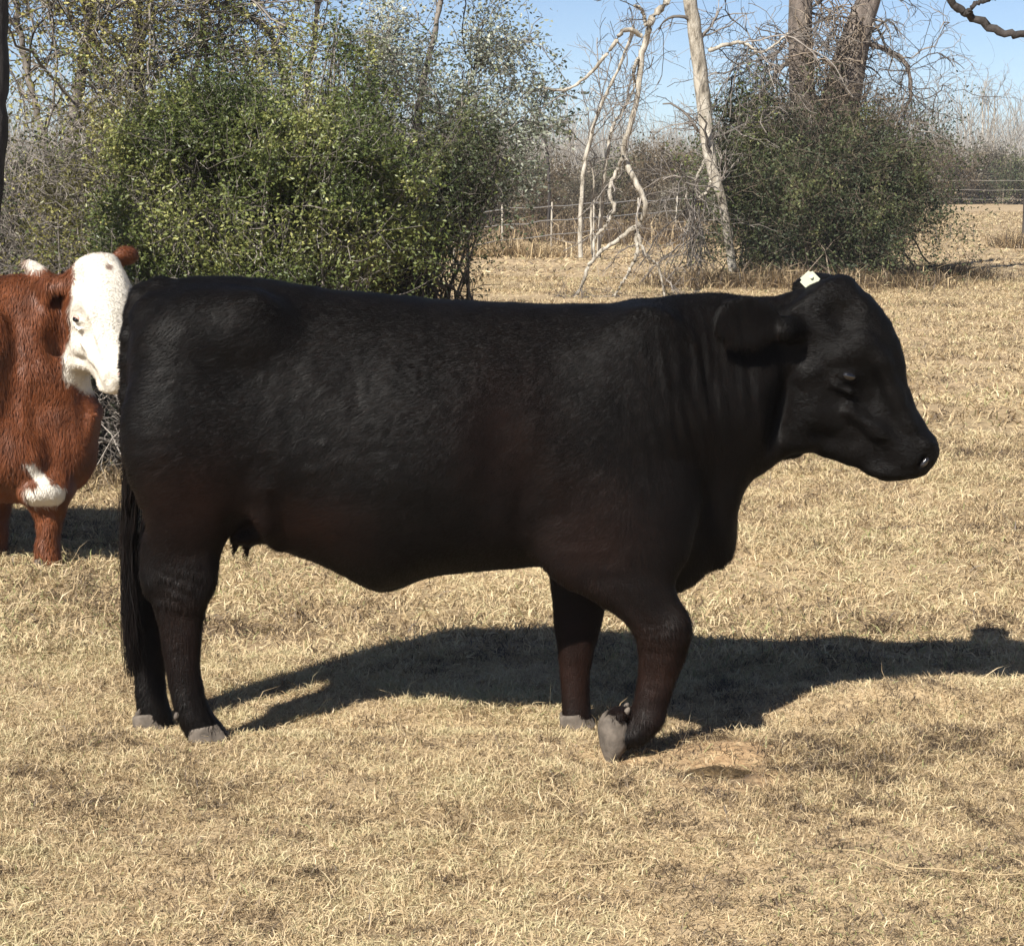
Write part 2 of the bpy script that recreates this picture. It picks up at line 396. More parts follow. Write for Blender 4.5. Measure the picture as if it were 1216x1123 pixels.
M_NOSE = plain('wet_nose', (.012, .011, .012), .16, .8, .3, 60, .004)
M_TAG = plain('ear_tag_plastic', (.72, .74, .55), .35, .5, .05)
M_PINK = plain('pink_skin', (.45, .27, .22), .5, .4, .2)

def hoofmesh(name, c, L, H, Wd, ang, mat, parent, yaw=0.):
    """cloven hoof: two claws, toe along +x, tilted by ang about y"""
    V, Fq = [], []
    for sgn in (-1, 1):
        rings = []
        for t in np.linspace(0, 1, 9):            # bottom -> top
            ring = []
            lx = L*(1-.34*t**.9); off = -L*.03*t
            for a in np.linspace(0, 2*np.pi, 18, endpoint=False):
                x = math.cos(a)*lx*.5; y = math.sin(a)*Wd*.25*(1-.12*t)
                if x > 0: y *= 1-.55*(x/(lx*.5))**2; y += -sgn*Wd*.05*(x/(lx*.5))
                x += off - L*.02 - L*.13*t
                z = H*t*(1-.16*max(0, -x/(L*.5))) + .0025*math.sin(t*22)
                rr = 1 - (.10 if t in (0, 1) else 0)
                ring.append((x*rr, y*rr+sgn*Wd*.245, z))
            rings.append(ring)
        b0 = len(V)
        for ring in rings: V += ring
        for i in range(8):
            for j in range(18): Fq.append((b0+i*18+j, b0+i*18+(j+1) % 18, b0+(i+1)*18+(j+1) % 18, b0+(i+1)*18+j))
        V.append((0, sgn*Wd*.245, 0)); V.append((-L*.03, sgn*Wd*.245, H*.99)); cb, ct = len(V)-2, len(V)-1
        for j in range(0, 18, 2):
            Fq.append((cb, b0+(j+2) % 18, b0+j+1, b0+j)); Fq.append((ct, b0+144+j, b0+144+j+1, b0+144+(j+2) % 18))
    V = np.array(V, float); ca, sa = math.cos(ang), math.sin(ang)
    V = np.stack([V[:, 0]*ca+V[:, 2]*sa, V[:, 1], -V[:, 0]*sa+V[:, 2]*ca], 1)
    cy_, sy_ = math.cos(yaw), math.sin(yaw); V = np.stack([V[:, 0]*cy_-V[:, 1]*sy_, V[:, 0]*sy_+V[:, 1]*cy_, V[:, 2]], 1)+np.array(c)
    return meshobj(name, V, np.array(Fq), mat, parent, smooth=True)
def blob(name, c, r, mat, parent, rot=(0, 0, 0), seg=20, sub=None):
    import bmesh
    bm = bmesh.new(); bmesh.ops.create_uvsphere(bm, u_segments=seg, v_segments=seg//2+2, radius=1)
    me = bpy.data.meshes.new(name); bm.to_mesh(me); bm.free()
    from mathutils import Euler
    R = Euler(rot).to_matrix()
    for v_ in me.vertices: v_.co = R @ Vector((v_.co.x*r[0], v_.co.y*r[1], v_.co.z*r[2])) + Vector(c) - parent.location
    for p_ in me.polygons: p_.use_smooth = True
    me.materials.append(mat); o = bpy.data.objects.new(name, me); COL.objects.link(o); o.parent = sub or parent; return o

# ------------------------------------------------------------------ black animal
YC, YN, YF = 6.08, 5.91, 6.20; YL = 5.85
def xz(px, py, Y=YC): return P(px, py, Y)
def interp_outline(top, bot, n=60):
    top = np.array(top); bot = np.array(bot); u0 = max(top[:, 0].min(), bot[:, 0].min()); u1 = min(top[:, 0].max(), bot[:, 0].max())
    u = np.linspace(u0, u1, n); return u, np.interp(u, top[:, 0], top[:, 1]), np.interp(u, bot[:, 0], bot[:, 1])
def smooth1(a, k=2):
    a = np.array(a, float)
    for _ in range(k): a[1:-1] = (a[:-2]+2*a[1:-1]+a[2:])/4
    return a
def outline_loft(Fd, top, bot, wpx, Y, o_px, ang, n=70, sm_=2, T=None, yaw=0., sc=1., **kw):
    """trace in photo pixels -> loft. ang = axis angle below +x (deg). wpx: list of ((px,py), halfwidth)"""
    o = P(o_px[0], o_px[1], Y); a = math.radians(ang); U = np.array([math.cos(a), 0, -math.sin(a)]); V = np.array([math.sin(a), 0, math.cos(a)])
    def loc(pts):
        q_ = P([p[0] for p in pts], [p[1] for p in pts], Y)-o; r = np.stack([q_@U, q_@V], 1); return r[np.argsort(r[:, 0])]
    Tp, Bt = loc(top), loc(bot); u, vt, vb = interp_outline(Tp, Bt, n)
    wl = P([p[0][0] for p in wpx], [p[0][1] for p in wpx], Y)-o; wu = wl@U; od = np.argsort(wu); wv = np.array([p[1] for p in wpx])[od]
    wd = np.interp(u, wu[od], wv)
    if T is not None:
        o = T(o); c, q_ = math.cos(yaw), math.sin(yaw); U = np.array([U[0]*c, U[0]*q_, U[2]]); V = np.array([V[0]*c, V[0]*q_, V[2]])
    Fd.loft(o, U, V, u*sc, smooth1(vt, sm_)*sc, smooth1(vb, sm_)*sc, smooth1(wd, 3)*sc, **kw)
def leg_loft(Fd, rows, Y, k=.03, p=2.2, lat=None, **kw):
    """rows: (py, x_back, x_front, halfwidth[, lateral shift])"""
    o = P(rows[0][1], rows[0][0], Y); U = np.array([0, 0, -1.]); V = np.array([1., 0, 0])
    z = P([0]*len(rows), [r[0] for r in rows], Y)[:, 2]; xb = P([r[1] for r in rows], [r[0] for r in rows], Y)[:, 0]; xf = P([r[2] for r in rows], [r[0] for r in rows], Y)[:, 0]
    u = o[2]-z; uu = np.linspace(u[0], u[-1], 70); g_ = lambda a: smooth1(np.interp(uu, u, a), 2)
    lt = g_([r[4] if len(r) > 4 else 0 for r in rows])   # W = U x V = (0,-1,0): + is toward the camera
    Fd.loft(o, U, V, uu, g_(xf-o[0]), g_(xb-o[0]), g_([r[3] for r in rows]), k=k, p=p, lat=lt, **kw)

def head(Fd, T, yaw, sc, black):
    """cattle head, traced in side view and placed by T (yaw, scale)"""
    ht = [(935, 362), (958, 345), (985, 329), (1000, 330), (1014, 337), (1035, 353), (1055, 380), (1066, 405), (1072, 430), (1075, 456), (1085, 482), (1098, 505), (1107, 514), (1111, 528), (1108, 545), (1096, 557)]
    hb = [(885, 400), (888, 440), (905, 490), (925, 530), (945, 535), (965, 536), (985, 543), (1010, 551), (1030, 556), (1045, 562), (1065, 566), (1085, 563), (1096, 557)]
    def hp(u, v): return (960+u*.695+v*.719, 400+u*.719-v*.695)
    hw = [(hp(-60, 0), .09), (hp(-30, 0), .115), (hp(10, 0), .128), (hp(45, 0), .128), (hp(80, 0), .108), (hp(120, 0), .086), (hp(160, 0), .078), (hp(185, 0), .078), (hp(200, 0), .066), (hp(207, 0), .035)]
    outline_loft(Fd, ht, hb, hw, YC, (960, 400), 46, n=90, sm_=1, p=2.9, k=.03*sc, T=T, yaw=yaw, sc=sc)
    def E(c, r, ang=0, yw=0, k=.03, mode='add'): Fd.ell(T(c), np.array(r)*sc, ang, yw+yaw, k*sc, mode)
    def C(pts, rad, k=.03, mode='add'): Fd.chain([T(p) for p in pts], [q*sc for q in rad], k*sc, mode)
    H = lambda a, b, o, s_: P(a, b, YC)+[0, s_*o, 0]
    for s in (-1, 1):
        E(H(955, 485, .088, s), (.085, .042, .105), ang=-.3, k=.05)        # cheek
        E(H(1008, 414, .113, s), (.050, .024, .026), ang=.45, k=.05)        # brow
        E(H(1004, 440, .121, s), (.034, .022, .021), ang=-.25, k=.014)     # lids
        E(H(1006, 440, .144, s), (.025, .012, .0070), ang=-.35, k=.006, mode='sub')
        C([H(984, 440, .122, s), H(992, 452, .125, s), H(1006, 460, .125, s), H(1020, 457, .118, s), H(1030, 450, .106, s)], [.006, .010, .011, .009, .004], k=.014)
        E(H(1003, 474, .135, s), (.045, .018, .016), ang=-.35, k=.04, mode='sub')
        E(H(1036, 462, .115, s), (.03, .03, .055), ang=-.75, k=.05, mode='sub')
        C([H(1008, 482, .110, s), H(1036, 504, .090, s), H(1056, 518, .078, s)], [.014, .016, .014], k=.035)
        C([H(1022, 395, .108, s), H(1044, 425, .098, s), H(1056, 462, .078, s), H(1074, 500, .066, s)], [.014, .016, .015, .012], k=.035)
        E(H(958, 440, .125, s), (.05, .022, .02), ang=.55, k=.04)
        E(H(1000, 372, .115, s), (.03, .02, .035), ang=.3, k=.05, mode='sub')
        E(H(985, 515, .105, s), (.05, .02, .012), ang=-.35, k=.04, mode='sub')
        E(H(1074, 532, .056, s), (.055, .034, .045), ang=-.6, k=.03)       # muzzle pad
        E(H(1092, 519, .055, s), (.022, .024, .016), ang=-.8, k=.02)
        E(H(1090, 540, .082, s), (.024, .018, .012), ang=1.0, k=.010, mode='sub')  # nostril
        C([H(1078, 551, .080, s), H(1062, 554, .088, s), H(1042, 550, .090, s), H(1018, 536, .100, s)], [.005, .006, .006, .003], k=.012, mode='sub')
        E(H(1044, 555, .045, s), (.05, .032, .018), ang=-.15, k=.03)           # lower lip
        E(H(930, 480, .150, s), (.026, .05, .11), ang=-.2, k=.06, mode='sub')   # behind the jaw
        if s < 0 and black:
            C([H(950, 388, .10, s), H(934, 384, .185, s)], [.034, .036], k=.03)
            E(P(905, 384, YC-.245), (.112, .016, .076), ang=-.10, yw=.50, k=.015)
            E(P(907, 387, YC-.274), (.078, .014, .042), ang=-.10, yw=.50, k=.02, mode='sub')
        elif s < 0:
            C([H(960, 375, .10, s), H(935, 384, .17, s)], [.034, .034], k=.035)
            E(P(918, 408, YC-.20), (.100, .018, .062), ang=.75, yw=.2, k=.02)
        else:
            C([H(958, 360, .09, s), H(950, 346, .13, s)], [.03, .03], k=.03)
            if black: E(P(958, 336, YC+.19), (.072, .10, .030), ang=.1, yw=.2, k=.02)
            else: E(P(962, 330, YC+.15), (.045, .06, .04), ang=.2, yw=.2, k=.02)
    E(P(985, 345, YC), (.06, .07, .035), ang=.3, k=.04)     # poll tuft
    E(P(938, 536, YC), (.035, .03, .018), k=.02)            # throat skin

def build_black():
    root = empty('black_cow', (float(P(450, 880, YC)[0]), YC, 0))
    Fd = Field((-1.32, 5.55, -.08), (1.36, 6.66, 1.50), .0078)
    pxm = 395.
    # trunk + neck
    top = [(157, 400), (160, 375), (168, 355), (180, 342), (198, 334), (225, 329), (260, 328), (300, 330), (345, 336), (400, 345), (460, 350), (540, 357), (640, 361), (720, 361), (780, 357), (830, 357), (880, 357), (915, 354), (945, 345), (965, 345)]
    bot = [(157, 470), (165, 520), (190, 560), (240, 600), (300, 634), (340, 650), (390, 670), (430, 690), (455, 697), (480, 690), (520, 679), (580, 673), (640, 668), (690, 672), (740, 692), (790, 703), (808, 702), (830, 688), (852, 664), (868, 636), (876, 610), (880, 578), (890, 562), (915, 545), (945, 520), (965, 500)]
    wd = [((157, 400), .09), ((170, 400), .17), ((195, 400), .22), ((250, 400), .255), ((330, 400), .27), ((400, 400), .315), ((480, 400), .35), ((580, 400), .345), ((650, 400), .315), ((720, 400), .28), ((780, 400), .22), ((815, 400), .165), ((850, 400), .125), ((900, 400), .125), ((965, 400), .11)]
    outline_loft(Fd, top, bot, wd, YC, (500, 500), 0, n=110, sm_=1, p=2.25, skew=.10, k=.02)
    # belly barrel, flatter back
    Fd.ell(xz(520, 520), (.50, .365, .355), k=.06)
    Fd.ell(xz(370, 500), (.34, .31, .30), k=.06)
    # hip / rump muscles both sides
    for s in (-1, 1):
        Fd.ell(xz(250, 400)+[0, s*.155, 0], (.20, .115, .145), ang=.1, k=.06)
        Fd.ell(xz(316, 385)+[0, s*.195, 0], (.085, .06, .10), ang=.5, k=.09)       # hook bone
        Fd.ell(xz(185, 372)+[0, s*.115, 0], (.05, .045, .05), k=.05)                 # pin bone
        Fd.ell(xz(230, 500)+[0, s*.185, 0], (.175, .125, .235), ang=-.18, k=.07)     # thigh
        Fd.ell(xz(345, 455)+[0, s*.395, 0], (.10, .07, .16), ang=.5, k=.10, mode='sub')   # hollow flank
        # shoulder blade, upper arm, elbow
        Fd.ell(xz(745, 480)+[0, s*.185, 0], (.16, .085, .30), ang=-.28, k=.13)
        Fd.ell(xz(745, 610)+[0, s*.215, 0], (.18, .080, .15), ang=-.5, k=.09)
        Fd.ell(xz(775, 580)+[0, s*.185, 0], (.12, .075, .12), ang=-.4, k=.05)
        Fd.ell(xz(672, 628)+[0, s*.225, 0], (.075, .06, .12), ang=.2, k=.05)
        Fd.ell(xz(600, 520)+[0, s*.40, 0], (.05, .05, .28), ang=-.10, k=.10, mode='sub')  # groove behind the shoulder
        Fd.ell(xz(628, 585)+[0, s*.385, 0], (.035, .075, .17), ang=-.05, k=.08, mode='sub')
    # neck crest, brisket
    Fd.ell(xz(835, 468), (.29, .215, .235), ang=.12, k=.12)
    Fd.ell(xz(845, 615), (.07, .07, .15), ang=.25, k=.04)
    # flank fold + sheath/navel
    Fd.chain([xz(330, 560)+[0, -.25, 0], xz(322, 610)+[0, -.22, 0], xz(338, 636)+[0, -.16, 0]], [.03, .026, .014], k=.05)
    Fd.ell(xz(452, 676), (.085, .05, .055), ang=-.15, k=.05)
    Fd.ell(xz(300, 622)+[0, -.23, 0], (.05, .10, .045), ang=.4, k=.05, mode='sub')
    Fd.ell(xz(300, 630)+[0, -.08, 0], (.05, .06, .026), k=.03)
    for a, b in ((284, 648), (298, 654)): Fd.cap(xz(a, 630)+[0, -.09, 0], xz(a, b)+[0, -.09, 0], .012, .007, k=.02)
    # near hind leg (outline traced)
    leg_loft(Fd, [(380, 200, 290, .015, -.08), (430, 170, 325, .09, -.05), (480, 157, 335, .12, -.01), (540, 158, 325, .12, .01), (590, 166, 300, .10, .01), (624, 176, 276, .08, .01), (655, 172, 263, .062), (686, 170, 258, .054), (700, 174, 254, .05), (716, 182, 247, .043), (746, 189, 240, .036), (784, 195, 237, .034), (816, 201, 241, .037), (840, 206, 248, .045), (856, 212, 260, .047), (872, 220, 270, .043), (880, 226, 268, .036)], YN, k=.05)
    Fd.ell(P(180, 690, YN), (.022, .03, .045), ang=-.2, k=.025)
    Fd.ell(P(232, 690, YN)+[0, -.035, 0], (.05, .02, .07), ang=-.4, k=.04)
    Fd.chain([P(183, 640, YN), P(178, 680, YN)], [.026, .022], k=.03)
    # far hind leg
    leg_loft(Fd, [(440, 170, 330, .10), (540, 165, 320, .11), (600, 172, 290, .08), (660, 160, 245, .055), (690, 156, 236, .052), (715, 158, 228, .044), (760, 159, 204, .036), (800, 160, 196, .034), (832, 161, 199, .043), (852, 165, 205, .045), (866, 172, 206, .035)], YF, k=.04)
    # near fore leg, lifted: forearm, knee, cannon
    leg_loft(Fd, [(500, 700, 770, .012, -.08), (540, 672, 790, .05, -.06), (580, 652, 798, .075, -.045), (620, 642, 800, .085, -.03), (645, 641, 799, .085, -.02), (668, 646, 797, .08, -.01), (695, 672, 800, .072, 0), (715, 708, 808, .064), (735, 740, 818, .058), (752, 753, 820, .055), (772, 758, 817, .047), (795, 758, 808, .036), (820, 755, 798, .033), (840, 751, 792, .036), (856, 748, 786, .040), (872, 746, 774, .038), (882, 748, 764, .025)], YL, k=.045)
    Fd.cap(P(762, 862, YL), P(742, 872, YL), .036, .036, k=.03, sy=1.15)
    Fd.ell(P(800, 742, YL)+[0, -.030, 0], (.045, .032, .055), k=.03)
    Fd.chain([P(775, 775, YL)+[0, -.062, 0], P(774, 815, YL)+[0, -.050, 0]], [.010, .008], k=.03, mode='sub')
    Fd.ell(P(772, 852, YL), (.042, .046, .034), k=.02)
    Fd.ell(P(734, 848, YL), (.038, .050, .020), ang=.30, k=.02)
    Fd.chain([P(735, 700, YL)+[0, -.085, 0], P(765, 735, YL)+[0, -.072, 0]], [.010, .006], k=.03, mode='sub')
    # far fore leg
    leg_loft(Fd, [(600, 655, 790, .09), (660, 650, 770, .08), (695, 654, 735, .06), (720, 656, 719, .052), (742, 658, 714, .05), (770, 662, 706, .042), (800, 665, 700, .036), (830, 667, 700, .038), (848, 668, 703, .045), (862, 672, 706, .042), (872, 676, 704, .03)], YF, k=.04)
    HY = YC; hc = P(925, 430, YC); hyaw = -.17
    def TH(p):
        d = np.asarray(p, float)-hc; c, q_ = math.cos(hyaw), math.sin(hyaw); d = d*[1.015, 1, 1]
        return hc+np.array([d[0]*c-d[1]*q_, d[0]*q_+d[1]*c, d[2]])
    head(Fd, TH, hyaw, 1., True)
    # tail bone
    Fd.chain([xz(190, 350), xz(174, 355), xz(164, 372), xz(158, 400), xz(155, 430), xz(154, 470), xz(154, 520), xz(155, 590), xz(158, 640)], [.055, .048, .04, .034, .03, .027, .024, .02, .016], k=.02)
    v, f = Fd.mesh(3); vn, _ = vnormals(v, f)
    # coat: matted waves and wrinkles pressed into the skin
    x, y, z = v.T
    wr = np.zeros(len(v))
    def pxy(v):
        t = v[:, 1]; d = np.array([0, math.cos(PITCH), -math.sin(PITCH)]); up = np.array([0, math.sin(PITCH), math.cos(PITCH)])
        r_ = v-np.array([0, 0, CAM_H]); dep = r_@d; return W0/2+F_PX*v[:, 0]/dep, H0/2-F_PX*(r_@up)/dep
    px, py = pxy(v)
    nk = np.exp(-((px-835)/62)**2-((py-470)/95)**2)
    wr += nk*.0036*np.sin((px-.16*(py-470))*.33+11*vnoise(x*7+z*1.2, z*2.6, 5))*(-.1+1.4*vnoise(x*9, z*3, 6)) + nk*.009*(vnoise(x*55+z*9, z*5, 15)-.5)+nk*.004*(vnoise(x*110+z*9, z*8, 16)-.5)
    wr += sm(925, 960, px)*(.0040*(vnoise(x*26+y*9, z*26, 71)-.5)+.0022*(vnoise(x*70+y*20, z*70, 72)-.5))
    wr += .0022*(vnoise(x*60+8*vnoise(x*9, z*9, 1), z*30+y*20, 93)-.5)*sm(620, 560, px)
    wr += .0030*(vnoise(x*30, z*38+y*12, 7)-.5)+.004*(vnoise(x*9, z*11, 3)-.5)*np.exp(-((px-430)/220)**2)
    wr += .0035*(vnoise(x*55, z*55+y*20, 8)-.5)*np.exp(-((px-430)/200)**2-((py-470)/110)**2)
    wr += .0016*np.exp(-((px-790)/40)**2)*np.sin(py*.55+px*.1+6*vnoise(x*20, z*20, 51))*np.exp(-((py-752)/18)**2)
    wr += .0018*np.exp(-((px-215)/40)**2)*np.sin(py*.38-px*.15+8*vnoise(x*14, z*14, 52))*np.exp(-((py-700)/30)**2)
    v = v+vn*wr[:, None]
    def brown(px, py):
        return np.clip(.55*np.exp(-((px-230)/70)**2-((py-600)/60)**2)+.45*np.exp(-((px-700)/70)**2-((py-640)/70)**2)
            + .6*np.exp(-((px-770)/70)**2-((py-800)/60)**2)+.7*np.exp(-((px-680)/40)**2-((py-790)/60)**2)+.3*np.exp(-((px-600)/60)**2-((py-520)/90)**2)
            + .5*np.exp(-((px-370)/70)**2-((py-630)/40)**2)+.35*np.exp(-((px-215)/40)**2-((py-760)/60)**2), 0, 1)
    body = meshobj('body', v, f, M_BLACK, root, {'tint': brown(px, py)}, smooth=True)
    r = np.random.RandomState(4)
    def flow(p):
        a, b = pxy(p); head = sm(915, 960, a); neck = sm(700, 800, a)*(1-head); leg = sm(640, 690, b)
        d = np.stack([-1+.9*neck+.6*leg*1.4-.1*head, np.zeros(len(a)), -.55-1.1*neck-1.0*leg+.9*head], 1)
        d[:, 0] += .8*(vnoise(p[:, 0]*7, p[:, 2]*7, 41)-.5); d[:, 2] += .8*(vnoise(p[:, 0]*7, p[:, 2]*7, 42)-.5)
        return d
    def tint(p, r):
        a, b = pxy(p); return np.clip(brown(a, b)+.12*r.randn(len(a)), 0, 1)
    def ln(p):
        a, b = pxy(p); return .017-.006*sm(930, 980, a)+.008*np.exp(-((a-840)/70)**2)+.004*sm(600, 300, a)
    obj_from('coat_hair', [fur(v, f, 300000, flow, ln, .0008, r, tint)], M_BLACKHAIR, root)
    # tail switch
    n_ = 1700; t = r.rand(n_); st = P(155+4*r.randn(n_), 545+95*t, YC); st[:, 1] += .012*r.randn(n_)
    parts = []
    steps = 7; pts = [st]; tg = P(161+4.5*r.randn(n_)-3*(r.rand(n_) < .2), 690+115*r.rand(n_)**.8, YC); tg[:, 1] += .03*r.randn(n_)
    for i in range(1, steps+1):
        q_ = i/steps; m_ = st*(1-q_)+tg*q_; m_[:, 0] += -.012*math.sin(q_*3)+.004*r.randn(n_); m_[:, 1] += .004*r.randn(n_); pts.append(m_)
    pts = np.stack(pts, 1); sdir = r.randn(n_, 1, 3)*[1, .4, 0]; sdir /= np.linalg.norm(sdir, axis=2, keepdims=True)
    wv = .0013*np.linspace(1, .35, steps+1)[None, :, None]; A, B = pts-sdir*wv, pts+sdir*wv
    V = np.stack([A, B], 2).reshape(-1, 3); base = (np.arange(n_)*(steps+1)*2)[:, None]
    fq = np.concatenate([base+np.array([[2*i, 2*i+1, 2*i+3, 2*i+2]]) for i in range(steps)])
    obj_from('tail_switch', [(V, [fq], np.clip(.1+.1*r.randn(len(V)), 0, 1))], M_BLACKHAIR, root)
    # hooves
    gz = lambda x_, y_: float(gh(x_, y_))
    for (cx_, Y, hn) in ((256, YN, 'hoof'), (189, YF, 'hoof'), (694, YF, 'hoof')):
        xx = float(P(cx_, 870, Y)[0]); hoofmesh(hn, (xx-.01, Y, gz(xx, Y)-.012), .135, .062, .108, 0, M_HOOF, root)
        rows = [(845, 722, 738, .016), (850, 716, 741, .022), (858, 711, 745, .026), (870, 710, 746, .027), (882, 712, 744, .026), (892, 715, 739, .022), (901, 719, 733, .016), (909, 722, 727, .006)]
    V, Q = [], []
    for s_ in (-1, 1):
        b0 = len(V)
        for i, (b_, xa, xb, hw_) in enumerate(rows):
            A_, B_ = P(xa, b_, YL), P(xb, b_, YL); cc = (A_+B_)/2; hx = (B_[0]-A_[0])/2
            for t_ in np.linspace(0, 2*np.pi, 16, endpoint=False):
                V.append([cc[0]+hx*math.cos(t_), cc[1]+s_*.027+hw_*math.sin(t_)*(1-.25*abs(math.cos(t_))), cc[2]+.0015*math.sin(i*3)])
        for i in range(len(rows)-1):
            for j in range(16): Q.append((b0+i*16+j, b0+i*16+(j+1) % 16, b0+(i+1)*16+(j+1) % 16, b0+(i+1)*16+j))
        for i in (0, len(rows)-1):
            V.append(list(np.mean(V[b0+i*16:b0+i*16+16], 0))); c0 = len(V)-1
            for j in range(0, 16, 2): Q.append((c0, b0+i*16+j, b0+i*16+j+1, b0+i*16+(j+2) % 16))
    meshobj('hoof', V, np.array(Q), M_HOOF, root, smooth=True)
    for (a, b, Y) in ((744, 842, YL), (212, 846, YN), (168, 842, YF)):
        for s in (-1, 1): blob('dewclaw', P(a, b, Y)+[0, s*.026, 0], (.009, .010, .015), M_HOOF, root, (0, .5, 0))
    for s in (-1, 1):
        blob('eye', TH(P(1006, 440, HY)+[0, s*.129, 0]), (.022, .014, .014), M_EYE, root, (0, .3, 0))
        blob('nostril', TH(P(1091, 541, HY)+[0, s*.066, 0]), (.020, .012, .010), M_NOSE, root, (0, -.9, 0))
    # ear tag: bevelled plate with button
    import bmesh
    bm = bmesh.new(); bmesh.ops.create_cube(bm, size=1)
    for q_ in bm.verts: q_.co = Vector((q_.co.x*.050, q_.co.y*.004, q_.co.z*.050))
    bmesh.ops.bevel(bm, geom=[e for e in bm.edges if abs(e.verts[0].co.y-e.verts[1].co.y) > .003], offset=.008, segments=3, affect='EDGES')
    from mathutils import Euler
    bm.transform(Euler((.35, .78, .1)).to_matrix().to_4x4())
    me = bpy.data.meshes.new('ear_tag'); bm.to_mesh(me); bm.free(); me.materials.append(M_TAG)
    o = bpy.data.objects.new('ear_tag', me); COL.objects.link(o); o.parent = root
    o.location = Vector(P(962, 333, YC+.045))-root.location; o['label'] = 'pale yellow ear tag'
    bt = blob('tag_stud', Vector(o.location)+Vector((.004, -.006, .010))+root.location, (.006, .004, .006), M_TAG, root, sub=o); bt.location = -Vector(o.location)
    tag(root, 'large black polled cow walking right, pale tag in its far ear, one foreleg lifted', 'cow')
    return root
build_black()

